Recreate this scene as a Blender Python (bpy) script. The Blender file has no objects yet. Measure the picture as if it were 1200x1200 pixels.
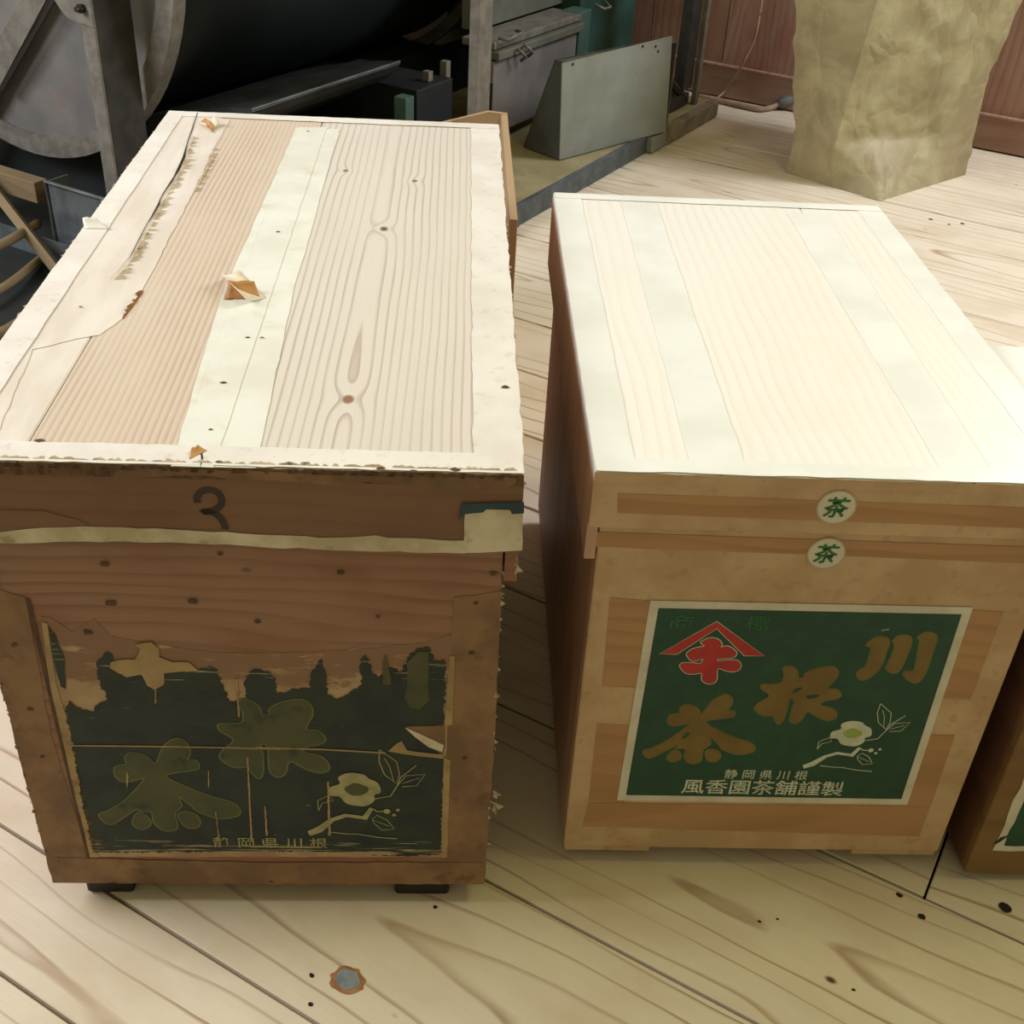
import bpy, bmesh, math, random
from mathutils import Vector, Matrix
from mathutils.geometry import tessellate_polygon
random.seed(7)
S = bpy.context.scene
COL = S.collection
PI = math.pi

# ------------------------------------------------------------------ camera
F_PX, PITCH, ROLL, CAM_H = 1370.76, 0.6021, 0.0613, 1.0264
def cam_axes():
    p, r = PITCH, ROLL
    f = Vector((0, math.cos(p), -math.sin(p))); u = Vector((0, math.sin(p), math.cos(p))); x = Vector((1, 0, 0))
    return math.cos(r)*x + math.sin(r)*u, -math.sin(r)*x + math.cos(r)*u, f
RX, UP, FW = cam_axes()
CAM = Vector((0, 0, CAM_H))
cd = bpy.data.cameras.new('camera'); cam = bpy.data.objects.new('camera', cd); COL.objects.link(cam)
cam.matrix_world = Matrix.Translation(CAM) @ Matrix((RX, UP, -FW)).transposed().to_4x4()
cd.sensor_width = 36; cd.lens = 36*F_PX/1200; cd.clip_start = 0.02
S.camera = cam

# ------------------------------------------------------------------ world, lights, exposure
S.view_settings.view_transform = 'Standard'; S.view_settings.look = 'None'
S.view_settings.gamma = 1; S.view_settings.use_curve_mapping = False
S.view_settings.exposure = 0.0
W = bpy.data.worlds.new('world'); S.world = W; W.use_nodes = True
W.node_tree.nodes['Background'].inputs[0].default_value = (1.0, 0.93, 0.54, 1)
W.node_tree.nodes['Background'].inputs[1].default_value = 0.36
def area(name, loc, target, sx, sy, power, color):
    l = bpy.data.lights.new(name, 'AREA'); l.shape = 'RECTANGLE'; l.size = sx; l.size_y = sy; l.energy = power; l.color = color
    o = bpy.data.objects.new(name, l); COL.objects.link(o); o.location = loc
    o.rotation_euler = (Vector(target)-Vector(loc)).to_track_quat('-Z', 'Y').to_euler()
    return o
# daylight of the window on the right-hand, rear side and of the one on the left
area('window_light_right', (2.2, 2.9, 2.0), (0.5, 1.7, 0.3), 1.2, 1.1, 96, (0.86, 0.91, 1.0))
area('window_light_left', (-2.5, 1.1, 1.75), (-0.6, 0.8, 0.0), 1.4, 1.1, 92, (0.92, 0.93, 1.0))
# added weak warm fill, standing for soft room light, from high up on the right
area('added_fill_light', (1.15, 0.95, 2.5), (0.3, 0.7, 0.0), 0.7, 0.5, 15, (1.0, 0.94, 0.36))

# ------------------------------------------------------------------ frames of reference
ANG = math.radians(-28.7)                     # floor boards run along U, N is across them
U = Vector((math.cos(ANG), math.sin(ANG), 0)); N = Vector((-math.sin(ANG), math.cos(ANG), 0)); ZZ = Vector((0, 0, 1))
def unz(u, n, z=0.0): return u*U + n*N + z*ZZ
def ray(px, py): return (RX*((px-600)/F_PX) + UP*((600-py)/F_PX) + FW)
def hit(px, py, origin, normal):
    d = ray(px, py); return CAM + d*((origin-CAM).dot(normal)/d.dot(normal))
def on_z(px, py, z): return hit(px, py, Vector((0, 0, z)), ZZ)
def on_u(px, py, u): p = hit(px, py, u*U, U); return (p.dot(N), p.z)
def on_n(px, py, n): p = hit(px, py, n*N, N); return (p.dot(U), p.z)

# ------------------------------------------------------------------ node helper
def lin(h):
    h = h.lstrip('#'); v = [int(h[i:i+2], 16)/255 for i in (0, 2, 4)]
    return tuple((c/12.92 if c <= 0.04045 else ((c+0.055)/1.055)**2.4) for c in v) + (1,)
class NT:
    def __init__(s, name):
        s.m = bpy.data.materials.new(name); s.m.use_nodes = True; s.t = s.m.node_tree
        s.b = s.t.nodes['Principled BSDF']; s.tc = s.t.nodes.new('ShaderNodeTexCoord')
    def n(s, typ, **kw):
        x = s.t.nodes.new('ShaderNode'+typ)
        for k, v in kw.items(): setattr(x, k, v)
        return x
    def put(s, sock, v):
        if isinstance(v, bpy.types.NodeSocket): s.t.links.new(v, sock)
        else: sock.default_value = v
    def math(s, op, a, b=0.0, c=None, clamp=False):
        x = s.n('Math', operation=op, use_clamp=clamp); s.put(x.inputs[0], a)
        if op not in ('ABSOLUTE', 'SQRT', 'FRACT', 'EXPONENT', 'SINE', 'FLOOR'): s.put(x.inputs[1], b)
        if c is not None: s.put(x.inputs[2], c)
        return x.outputs[0]
    def ramp(s, v, a, b, lo=0.0, hi=1.0, smooth=True):
        x = s.n('MapRange', interpolation_type='SMOOTHSTEP' if smooth else 'LINEAR'); s.put(x.inputs[0], v)
        for i, q in enumerate((a, b, lo, hi)): s.put(x.inputs[i+1], q)
        return x.outputs[0]
    def mix(s, f, a, b):
        x = s.n('Mix', data_type='RGBA'); s.put(x.inputs[0], f); s.put(x.inputs[6], a); s.put(x.inputs[7], b); return x.outputs[2]
    def sep(s, v): x = s.n('SeparateXYZ'); s.put(x.inputs[0], v); return x.outputs
    def comb(s, a, b, c):
        x = s.n('CombineXYZ'); s.put(x.inputs[0], a); s.put(x.inputs[1], b); s.put(x.inputs[2], c); return x.outputs[0]
    def noise(s, v, scale, detail=3, rough=.55, dist=0):
        x = s.n('TexNoise'); s.put(x.inputs['Vector'], v); s.put(x.inputs['Scale'], scale); s.put(x.inputs['Detail'], detail)
        s.put(x.inputs['Roughness'], rough); s.put(x.inputs['Distortion'], dist); return x.outputs['Fac']
    def voro(s, v, scale):
        x = s.n('TexVoronoi'); s.put(x.inputs['Vector'], v); s.put(x.inputs['Scale'], scale); return x.outputs
    def scale(s, v, k):
        x = s.n('VectorMath', operation='MULTIPLY'); s.put(x.inputs[0], v); s.put(x.inputs[1], k); return x.outputs[0]
    def bump(s, h, dist, strength=1.0):
        x = s.n('Bump'); s.put(x.inputs['Height'], h); x.inputs['Distance'].default_value = dist; x.inputs['Strength'].default_value = strength
        s.t.links.new(x.outputs[0], s.b.inputs['Normal'])
    def done(s, col, rough=.6, metal=0, spec=.5, coat=0):
        s.put(s.b.inputs['Base Color'], col); s.put(s.b.inputs['Roughness'], rough); s.put(s.b.inputs['Metallic'], metal)
        s.put(s.b.inputs['Specular IOR Level'], spec); s.put(s.b.inputs['Coat Weight'], coat)
        return s.m

def wood(name, light, dark, axis=1, cross=0, freq=110, cx=0.0, depth=.02, slope=.05, warp=.012, lines=.6, knots=(),
         rough=.6, stain=None, stain_amt=.5, fine=.35, rand=True, spec=.35, kcol='4a2f1c', line_w=(.35, .92), speck=0.0, wander=1.3, bump=.00035):
    t = NT(name); v = t.tc.outputs['Object']
    xyz = t.sep(v); third = 3-axis-cross
    g, a, b = xyz[axis], xyz[cross], xyz[third]
    rnd = t.n('ObjectInfo').outputs['Random'] if rand else 0.0
    g2 = t.math('MULTIPLY_ADD', rnd, 37.0, g) if rand else g
    nv = t.comb(t.math('MULTIPLY', a, 5.0), t.math('MULTIPLY', g2, wander), t.math('MULTIPLY', b, 2.0))
    n1 = t.math('SUBTRACT', t.noise(nv, 1.6, 2, .5), .5)
    nv2 = t.comb(t.math('MULTIPLY', a, 14.0), t.math('MULTIPLY', g2, wander*4), 3.0)
    n2 = t.math('SUBTRACT', t.noise(nv2, 1.5, 2, .5), .5)
    aa = t.math('SUBTRACT', t.math('ADD', a, t.math('MULTIPLY', n1, warp*4)), cx)
    if rand: aa = t.math('ADD', aa, t.math('MULTIPLY', t.math('SUBTRACT', t.math('FRACT', t.math('MULTIPLY', rnd, 7.31)), .5), .16))
    dd = t.math('ADD', t.math('MULTIPLY_ADD', t.math('SINE', t.math('MULTIPLY', g2, 2.1)), slope, depth), t.math('MULTIPLY', n1, warp*2))
    r = t.math('SQRT', t.math('ADD', t.math('MULTIPLY', aa, aa), t.math('MULTIPLY', dd, dd)))
    r = t.math('ADD', r, t.math('MULTIPLY', n2, warp*.35))
    kd = None
    for (ka, kg, ks) in knots:
        da = t.math('DIVIDE', t.math('SUBTRACT', a, ka), ks); dg = t.math('DIVIDE', t.math('SUBTRACT', g, kg), ks*1.5)
        d2 = t.math('ADD', t.math('MULTIPLY', da, da), t.math('MULTIPLY', dg, dg))
        e = t.math('EXPONENT', t.math('MULTIPLY', d2, -.32))
        r = t.math('ADD', r, t.math('MULTIPLY', e, ks*.9))
        core = t.ramp(d2, .10, .5, 1, 0)
        kd = core if kd is None else t.math('MAXIMUM', kd, core)
    fr = t.math('FRACT', t.math('MULTIPLY', r, freq))
    ln = t.math('MULTIPLY', t.ramp(fr, line_w[0], line_w[1]), t.ramp(fr, .93, 1.0, 1, 0))
    ln = t.math('MULTIPLY', ln, t.ramp(t.noise(nv, 3.0, 3), .25, .7, .35, 1.0))
    fib = t.noise(t.comb(t.math('MULTIPLY', a, 420.0), t.math('MULTIPLY', g2, 9.0), t.math('MULTIPLY', b, 420.0)), 1.0, 2)
    fac = t.math('ADD', t.math('MULTIPLY', ln, lines), t.math('MULTIPLY', t.math('SUBTRACT', fib, .5), fine), clamp=True)
    col = t.mix(fac, lin(light), lin(dark))
    blot = t.noise(t.comb(t.math('MULTIPLY', a, 3.0), t.math('MULTIPLY', g2, 1.5), b), 3.0, 4, .6)
    if stain: col = t.mix(t.ramp(blot, .38, .72, 0, stain_amt), col, lin(stain))
    if kd is not None: col = t.mix(kd, col, lin(kcol))
    if speck:
        vo = t.voro(t.comb(t.math('MULTIPLY', a, 1.0), t.math('MULTIPLY', g2, .6), t.math('MULTIPLY', b, 1.0)), 30.0)
        sp = t.math('MULTIPLY', t.ramp(vo['Distance'], .06, .16, 1, 0), t.math('GREATER_THAN', t.sep(vo['Color'])[0], 1-speck))
        col = t.mix(sp, col, lin(kcol))
    t.bump(t.math('ADD', t.math('MULTIPLY', ln, -.6), t.math('MULTIPLY', fib, .4)), bump)
    return t.done(col, rough, 0, spec)

def plain(name, c1, c2, scale=20, rough=.6, metal=0, bump=0.0, spec=.4, stretch=(1, 1, 1), detail=4, coat=0, lo=.35, hi=.65, c3=None, s3=60, amt3=.5):
    t = NT(name); v = t.scale(t.tc.outputs['Object'], stretch)
    n = t.noise(v, scale, detail, .6)
    col = t.mix(t.ramp(n, lo, hi), lin(c1), lin(c2))
    if c3: col = t.mix(t.ramp(t.noise(v, s3, 3), .58, .70, 0, amt3), col, lin(c3))
    if bump: t.bump(n, bump)
    return t.done(col, rough, metal, spec, coat)

M = {}
M['floor'] = wood('floor_pine', 'd6c8b4', '8c6446', axis=0, cross=1, freq=36, depth=.02, slope=.05, warp=.022, lines=.85, rough=.55, stain='c0ab90', stain_amt=.6, fine=.22, kcol='4e3828', line_w=(.80, .95), speck=.035, wander=1.0)
M['sub'] = plain('subfloor_dark', '1c130d', '281b12')
M['gap'] = plain('dark_gap', '120c08', '1c120c')
M['wall'] = wood('wall_cedar', 'a08070', '70483c', axis=2, cross=0, freq=50, depth=.03, slope=.08, warp=.02, lines=.45, rough=.6, stain='8a5244', stain_amt=.6, kcol='3c2418')
M['wallbase'] = wood('wall_baseboard_wood', '9a7866', '6a4a3c', axis=0, cross=2, freq=60, depth=.3, slope=.02, lines=.35, rough=.6, stain='785a4c')
# older chest
M['Lfine'] = wood('aged_fine_grain_wood', 'ccb9a8', '9e8472', freq=165, cx=-.55, depth=.0, slope=.0, warp=.003, lines=.6, rough=.62, stain='cfc0b2', stain_amt=.35, fine=.2, rand=False, line_w=(.25, .9))
M['Lfront'] = wood('aged_front_wood', '94705a', '664636', axis=0, cross=2, freq=95, cx=.1, depth=.3, slope=.02, warp=.01, lines=.5, rough=.62, stain='7c4c34', stain_amt=.7, fine=.4, rand=True, kcol='2e1a10', speck=.10)
M['Lskirt'] = wood('aged_skirt_wood', '7c5a44', '5c4030', axis=0, cross=2, freq=70, cx=.1, depth=.3, slope=.02, lines=.3, rough=.62, stain='624436', stain_amt=.6, fine=.3, rand=False)
M['Ltape'] = plain('aged_brown_paper_tape', '8a6848', '6c5038', 16, .6, bump=.0006, c3='5a3c28', s3=45, amt3=.6)
M['Ledge'] = plain('fuzzy_brown_board_edge', '6e5038', '4c3628', 60, .8, bump=.001, stretch=(3, 1, 1))
M['pit'] = plain('brown_pit', '4a3628', '5c4432', 60, .8)
M['Lcream'] = plain('cream_paper_tape', 'dedcd4', 'd4d0c6', 14, .6, bump=.0003, c3='c2b596', s3=24, amt3=.3)
M['Lpaper'] = plain('thin_translucent_paper', 'dcd2ca', 'd0c3b8', 9, .55, bump=.0004, stretch=(3, .7, 1))
M['Lborder'] = plain('pale_border_paper', 'e0d9d4', 'd5ccc5', 12, .55, bump=.0003, c3='a08a76', s3=90, amt3=.2)
M['Lwhite'] = plain('torn_white_paper', 'cfc4ae', 'b0a084', 18, .65, bump=.0006, c3='7c6a50', s3=40, amt3=.5)
M['Lbits'] = plain('torn_paper_bits', 'e2d6c0', 'c4ac88', 30, .65, bump=.0005)
M['curl'] = plain('curled_paper_underside', 'b98850', '8f5f32', 30, .6)
M['teal'] = plain('blue_green_tape', '1f4248', '16343c', 30, .45)
M['ink'] = plain('black_stamp_ink', '2c2422', '3c2c22', 80, .6)

# newer chest
M['Rboard'] = wood('pale_lid_wood', 'e9e4e0', 'd9cfc6', freq=80, cx=.3, depth=.03, slope=.05, warp=.012, lines=.35, rough=.34, stain='e4dcd4', stain_amt=.4, fine=.12, rand=True, spec=.5)
M['Rtape'] = plain('pale_lid_tape', 'e6e5e3', 'dedcd8', 10, .36, bump=.0002, spec=.5)
M['Rpaper'] = plain('tan_paper_tape', 'c2a482', 'b2926e', 14, .55, bump=.0003, c3='907450', s3=60, amt3=.3)
M['Rwood'] = wood('honey_wood', 'b0865e', '8a6442', axis=0, cross=2, freq=55, cx=.1, depth=.12, slope=.04, warp=.02, lines=.45, rough=.5, stain='98704c', fine=.3, rand=False)
M['Rside'] = wood('reddish_side_wood', 'c8a890', '946f5c', axis=2, cross=1, freq=30, cx=.1, depth=.05, slope=.04, warp=.03, lines=.45, rough=.5, stain='a27c6a', stain_amt=.7, fine=.3, rand=False)
M['green'] = plain('label_green', '164634', '123c2e', 40, .5, c3='20503c', s3=120, amt3=.3)
M['white'] = plain('label_white_border', 'd0c9bc', 'c2baaa', 30, .55)
M['gold'] = plain('label_gold_lettering', '78602e', '6a542a', 25, .5)
M['goldrim'] = plain('label_gold_outline', '5f6a2c', '55602a', 25, .5)
M['red'] = plain('label_red_emblem', 'b22c2c', 'a22628', 40, .5)
M['pale'] = plain('label_pale_print', 'c6c8b8', 'b4b8a6', 60, .55)
M['palegreen'] = plain('label_flower_centre', '7f9a44', '93a656', 60, .55)
M['dimgreen'] = plain('label_dim_green_print', '2c6440', '28593a', 60, .55)
M['stick'] = plain('round_sticker_white', 'cfc8b8', 'c4bcaa', 30, .5)
M['stickrim'] = plain('round_sticker_rim', 'b5a890', 'a99c84', 30, .5)
M['stickgreen'] = plain('sticker_green_ink', '2a6a3a', '245c34', 30, .5)
M['black'] = plain('black_rubber', '141312', '1d1b19', 20, .5)
# worn green label of the older chest: ink rubbed away in streaks
def worn():
    t = NT('worn_label_green'); v = t.tc.outputs['Object']; x, y, z = t.sep(v)
    base = t.mix(t.ramp(t.noise(v, 30, 4), .35, .65), lin('1b2c20'), lin('101c1c'))
    s1 = t.noise(t.comb(t.math('MULTIPLY', x, 14.0), y, t.math('MULTIPLY', z, 330.0)), 1.0, 4, .6)
    low = t.ramp(z, LZ0, LZ0+.05, .25, 0)
    high = t.ramp(z, LZ0+.19, LZ0+.28, 0, .16)
    th = t.math('SUBTRACT', .72, t.math('ADD', low, high))
    m1 = t.ramp(t.math('SUBTRACT', s1, th), 0, .05)
    s2 = t.noise(t.comb(t.math('MULTIPLY', x, 260.0), y, t.math('MULTIPLY', z, 10.0)), 1.0, 3, .6)
    m2 = t.math('MULTIPLY', t.ramp(s2, .74, .80), .6)
    s3 = t.noise(v, 160, 4, .7)
    m3 = t.math('MULTIPLY', t.ramp(s3, .66, .74), .45)
    col = t.mix(t.math('MAXIMUM', m1, t.math('MAXIMUM', m2, m3)), base, lin('9a8a68'))
    t.bump(s1, .0004)
    return t.done(col, .55, 0, .4)
LZ0 = .0693
def resid():
    t = NT('torn_label_residue'); v = t.tc.outputs['Object']; x, y, z = t.sep(v)
    col = t.mix(t.ramp(t.noise(v, 22, 4), .35, .65), lin('b09474'), lin('987a5e'))
    st = t.comb(t.math('MULTIPLY', x, 22.0), y, t.math('MULTIPLY', z, 60.0))
    th = t.ramp(z, LZ0+.18, LZ0+.285, .72, .36)
    m = t.ramp(t.math('SUBTRACT', t.noise(st, 1.0, 5, .65), th), -.04, .06)
    col = t.mix(m, col, lin('866650'))
    t.bump(m, .0004); return t.done(col, .65, 0, .3)
M['resid'] = resid()
M['worn'] = worn()
M['oldgold'] = plain('worn_gold_lettering', '4a4a28', '3a4024', 25, .55, c3='1c2a1c', s3=50, amt3=.7)
M['oldrim'] = plain('worn_gold_outline', '646a38', '545c30', 25, .55)
M['oldpale'] = plain('worn_pale_print', 'a39c72', '8a8660', 60, .6)
M['oldstrip'] = plain('old_label_border', 'a48a60', '8f7650', 25, .6, c3='6e4a2c', s3=50, amt3=.5)
# background
M['steel'] = plain('dull_sheet_steel', '7e7a76', '686666', 5, .55, .3, c3='7c6a66', s3=9, amt3=.5, bump=.0004)
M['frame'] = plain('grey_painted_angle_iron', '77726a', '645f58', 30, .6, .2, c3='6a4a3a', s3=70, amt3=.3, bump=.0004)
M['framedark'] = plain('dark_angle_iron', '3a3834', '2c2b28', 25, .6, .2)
M['drum'] = plain('blackened_drum_steel', '121c20', '182224', 6, .55, .2)
M['drumdark'] = plain('dark_machine_steel', '1a1f22', '262828', 8, .6, .2)
M['trough'] = plain('worn_trough_steel', '4a4c4a', '3a3c3c', 12, .42, .6, stretch=(1, 1, 1), c3='5c5c58', s3=30, amt3=.3)
M['galv'] = plain('galvanised_sheet', '70787c', '585c5e', 14, .4, .5, c3='7a6e5c', s3=20, amt3=.4)
M['cabinet'] = plain('grey_cabinet_paint', '7d7674', '696462', 6, .6, .1)
M['cabinet2'] = plain('olive_grey_sheet', '66665a', '55564c', 6, .6, .1)
M['mgreen'] = plain('machine_green_paint', '2c4c44', '1c3832', 9, .5)
M['mgreen2'] = plain('light_machine_green', '47665c', '3c564e', 9, .5)
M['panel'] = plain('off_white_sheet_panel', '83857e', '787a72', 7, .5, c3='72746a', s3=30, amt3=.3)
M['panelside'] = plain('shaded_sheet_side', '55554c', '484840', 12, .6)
M['ply'] = plain('dusty_plywood', '968a68', '857a58', 9, .7, c3='75694a', s3=40, amt3=.4)
M['blueangle'] = plain('blue_grey_steel_edge', '5a6064', '474c50', 18, .5, .3, c3='7c7c78', s3=50, amt3=.4)
M['rail'] = plain('worn_timber_rail', '877a68', '6a5c4a', 20, .7)
M['crate'] = wood('thin_crate_wood', 'ac9070', '80603f', axis=2, cross=0, freq=60, depth=.2, slope=.02, lines=.4, rough=.6, rand=True)
M['beam'] = wood('rough_timber', '77654a', '504030', axis=0, cross=2, freq=60, depth=.2, slope=.02, lines=.4, rough=.7)
M['darkplank'] = wood('dark_plank_wood', '6a5240', '40302a', axis=0, cross=1, freq=60, depth=.1, slope=.02, lines=.4, rough=.7)
M['cable'] = plain('tan_cable_sheath', 'a88c70', '94785c', 30, .6)
M['cord'] = plain('pinkish_cord_sheath', 'a08470', '8c7060', 30, .6)
M['plug'] = plain('grey_plug_plastic', '6a6c68', '585a58', 30, .5)
M['bolt'] = plain('blackened_bolt', '34342e', '26261f', 30, .5, .5)
M['knotfill'] = plain('grey_blue_plug', '868c90', '6e767c', 70, .6)
M['knotring'] = plain('brown_stain_ring', 'a87a50', '8a5c38', 60, .6)
def sackmat():
    t = NT('kraft_paper_sack'); v = t.tc.outputs['Object']
    n1 = t.noise(v, 7, 5, .6, .6); vo = t.voro(t.scale(v, (1, 1, .6)), 14)['Distance']
    col = t.mix(t.ramp(n1, .35, .65), lin('a69c78'), lin('8c8260'))
    col = t.mix(t.ramp(t.noise(v, 3.2, 3), .45, .62, 0, .6), col, lin('968468'))
    nz = t.n('TexNoise'); t.put(nz.inputs['Vector'], v); nz.inputs['Scale'].default_value = 5
    mv = t.n('VectorMath', operation='MULTIPLY_ADD'); t.put(mv.inputs[0], nz.outputs['Color']); mv.inputs[1].default_value = (.12, .12, .12); t.put(mv.inputs[2], t.scale(v, (1, 1, .55)))
    ve = t.n('TexVoronoi', feature='DISTANCE_TO_EDGE'); t.put(ve.inputs['Vector'], mv.outputs[0]); ve.inputs['Scale'].default_value = 10
    ve2 = t.n('TexVoronoi', feature='DISTANCE_TO_EDGE'); t.put(ve2.inputs['Vector'], mv.outputs[0]); ve2.inputs['Scale'].default_value = 23
    ed = t.math('MINIMUM', ve.outputs['Distance'], .25); col = t.mix(t.ramp(ed, 0, .05, .10, 0), col, lin('c4b890'))
    h = t.math('ADD', t.math('MULTIPLY', ed, 3.0), t.math('ADD', t.math('MULTIPLY', ve2.outputs['Distance'], .8), t.math('MULTIPLY', n1, .8)))
    t.bump(h, .006, .8)
    return t.done(col, .55, 0, .4)
M['sack'] = sackmat()

# ------------------------------------------------------------------ object helpers
def link(name, me, mat, parent=None):
    o = bpy.data.objects.new(name, me); COL.objects.link(o)
    if mat is not None: me.materials.append(mat if not isinstance(mat, str) else M[mat])
    if parent is not None: o.parent = parent
    return o
def obj(name, bm, mat, parent=None, smooth=False):
    me = bpy.data.meshes.new(name)
    bmesh.ops.recalc_face_normals(bm, faces=bm.faces[:])
    bm.to_mesh(me); bm.free()
    if smooth:
        for p in me.polygons: p.use_smooth = True
    return link(name, me, mat, parent)
def thing(name, label, cat, loc=(0, 0, 0), rz=0.0, group=None):
    o = bpy.data.objects.new(name, None); COL.objects.link(o); o.location = loc; o.rotation_euler = (0, 0, rz)
    o['label'] = label; o['category'] = cat; o.empty_display_size = .05
    if group: o['group'] = group
    return o
def tag(o, label, cat): o['label'] = label; o['category'] = cat; return o
def box_bm(lo, hi, bev=0.0, seg=2, bm=None):
    own = bmesh.new()
    r = bmesh.ops.create_cube(own, size=1)
    for v in own.verts:
        v.co = Vector([(lo[i]+hi[i])/2 + v.co[i]*(hi[i]-lo[i]) for i in range(3)])
    if bev: bmesh.ops.bevel(own, geom=own.edges[:], offset=bev, segments=seg, affect='EDGES', profile=.5)
    if bm is None: return own
    me = bpy.data.meshes.new('t'); own.to_mesh(me); own.free(); bm.from_mesh(me); bpy.data.meshes.remove(me)
    return bm
def box(name, lo, hi, mat, parent=None, bev=0.0, seg=2): return obj(name, box_bm(lo, hi, bev, seg), mat, parent)
def ubox(name, lo, hi, mat, parent=None, bev=0.0):
    """box given in the (u, n, z) frame of the machine and the floor; needs a parent in that frame or none"""
    o = box(name, lo, hi, mat, parent, bev)
    if parent is None: o.rotation_euler = (0, 0, ANG)
    return o
def prism_bm(pts, h, fn, bm=None):
    """flat outline pts (2D) given thickness h along the plane's normal; fn(a, b, c) -> 3D"""
    bm = bm or bmesh.new(); n = len(pts)
    lo = [bm.verts.new(fn(a, b, 0)) for a, b in pts]; hi = [bm.verts.new(fn(a, b, h)) for a, b in pts]
    for tri in tessellate_polygon([[Vector((a, b, 0)) for a, b in pts]]):
        try: bm.faces.new([hi[i] for i in tri]); bm.faces.new([lo[i] for i in reversed(tri)])
        except ValueError: pass
    for i in range(n):
        j = (i+1) % n
        try: bm.faces.new((lo[i], lo[j], hi[j], hi[i]))
        except ValueError: pass
    return bm
def tube_bm(pts, r, seg=8, bm=None, cap=True):
    bm = bm or bmesh.new(); rings = []
    for i, p in enumerate(pts):
        p = Vector(p); a = Vector(pts[max(i-1, 0)]); b = Vector(pts[min(i+1, len(pts)-1)])
        d = (b-a).normalized(); q = d.to_track_quat('Z', 'Y'); rr = r[i] if isinstance(r, (list, tuple)) else r
        rings.append([bm.verts.new(p + q @ Vector((rr*math.cos(2*PI*k/seg), rr*math.sin(2*PI*k/seg), 0))) for k in range(seg)])
    for A, B in zip(rings, rings[1:]):
        for k in range(seg): bm.faces.new((A[k], A[(k+1) % seg], B[(k+1) % seg], B[k]))
    if cap: bm.faces.new(rings[0]); bm.faces.new(rings[-1])
    return bm
def smooth_path(pts, k=6):
    pts = [Vector(p) for p in pts]; out = []
    P = [pts[0]*2-pts[1]] + pts + [pts[-1]*2-pts[-2]]
    for i in range(1, len(P)-2):
        for s in range(k):
            t = s/k; a, b, c, d = P[i-1:i+3]
            out.append(.5*((2*b)+(c-a)*t+(2*a-5*b+4*c-d)*t*t+(3*b-a-3*c+d)*t*t*t))
    out.append(pts[-1]); return out
def jag(pts, step, amp, rnd, skip=()):
    out = []; n = len(pts)
    for i in range(n):
        a = Vector(pts[i]); b = Vector(pts[(i+1) % n]); out.append(tuple(a))
        if i in skip: continue
        L = (b-a).length; k = int(L/step)
        if k < 1: continue
        nn = Vector((-(b-a).y, (b-a).x)).normalized()
        for j in range(1, k+1):
            if j == k+0 and k > 1 and j/k > .99: break
            out.append(tuple(a+(b-a)*(j/(k+1)) + nn*rnd.uniform(-amp, amp)))
    return out

# ------------------------------------------------------------------ a chest: its own frame of reference
class Chest:
    def __init__(s, c, rot, w, d, zt, zs, zb, ins, root):
        s.c, s.rot, s.w, s.d, s.zt, s.zs, s.zb, s.ins, s.root = c, rot, w, d, zt, zs, zb, ins, root
        s.mi = Matrix.Rotation(-rot, 4, 'Z') @ Matrix.Translation(Vector((-c[0], -c[1], 0)))
        s.ax = Vector((math.cos(rot), math.sin(rot), 0)); s.ay = Vector((-math.sin(rot), math.cos(rot), 0)); s.o = Vector((c[0], c[1], 0))
    def top(s, px, py, dz=0): p = s.mi @ hit(px, py, s.o + ZZ*(s.zt+dz), ZZ); return (p.x, p.y)
    def front(s, px, py, y=None): p = s.mi @ hit(px, py, s.o + s.ay*(s.ins if y is None else y), s.ay); return (p.x, p.z)
    def skirt(s, px, py): return s.front(px, py, 0.0)
    # a thin flat piece on the lid, on the skirt or on the front; lift = height of its underside over the surface
    def on_top(s, name, pts, mat, parent, lift=0.0, h=.0005): return obj(name, prism_bm(pts, h, lambda a, b, c: (a, b, s.zt+lift+c)), mat, parent)
    def on_front(s, name, pts, mat, parent, lift=0.0, h=.0004, y=None):
        y = s.ins if y is None else y
        return obj(name, prism_bm(pts, h, lambda a, b, c: (a, y-lift-c, b)), mat, parent)
def rect(x0, y0, x1, y1): return [(x0, y0), (x1, y0), (x1, y1), (x0, y1)]
def sheet(name, fn, nu, nv, mat, parent):
    """bent sheet of paper with a little thickness"""
    bm = bmesh.new(); g = [[bm.verts.new(fn(i/nu, j/nv)) for j in range(nv+1)] for i in range(nu+1)]
    for i in range(nu):
        for j in range(nv): bm.faces.new((g[i][j], g[i+1][j], g[i+1][j+1], g[i][j+1]))
    bmesh.ops.recalc_face_normals(bm, faces=bm.faces[:])
    bmesh.ops.solidify(bm, geom=bm.faces[:], thickness=.0004)
    return obj(name, bm, mat, parent, True)
def build_shell(C, mats, sk_z, lid_mat, side_mat, th=.012):
    """body panels and lid skirt common to all chests"""
    w, d, ins, zb, r = C.w, C.d, C.ins, C.zb, C.root
    zt = C.zt-.010
    box('front_panel', (ins, ins, zb), (w-ins, ins+th, zt), mats, r, .002)
    box('back_panel', (ins, d-ins-th, zb), (w-ins, d-ins, zt), side_mat, r, .002)
    box('side_panel', (ins, ins+th, zb), (ins+th, d-ins-th, zt), side_mat, r, .002)
    box('side_panel', (w-ins-th, ins+th, zb), (w-ins, d-ins-th, zt), side_mat, r, .002)
    box('bottom_panel', (ins+th, ins+th, zb), (w-ins-th, d-ins-th, zb+.012), side_mat, r)
    t = ins-.0012
    lid = box('lid', (0, 0, C.zs), (w, t, C.zt-.009), lid_mat, r, .0006)
    box('skirt_board', (0, t, sk_z), (t, d, C.zt-.009), side_mat, lid, .0006)
    box('skirt_board', (w-t, t, sk_z), (w, d, C.zt-.009), side_mat, lid, .0006)
    box('skirt_board', (t, d-t, C.zs), (w-t, d, C.zt-.009), side_mat, lid, .0006)
    return lid
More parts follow.
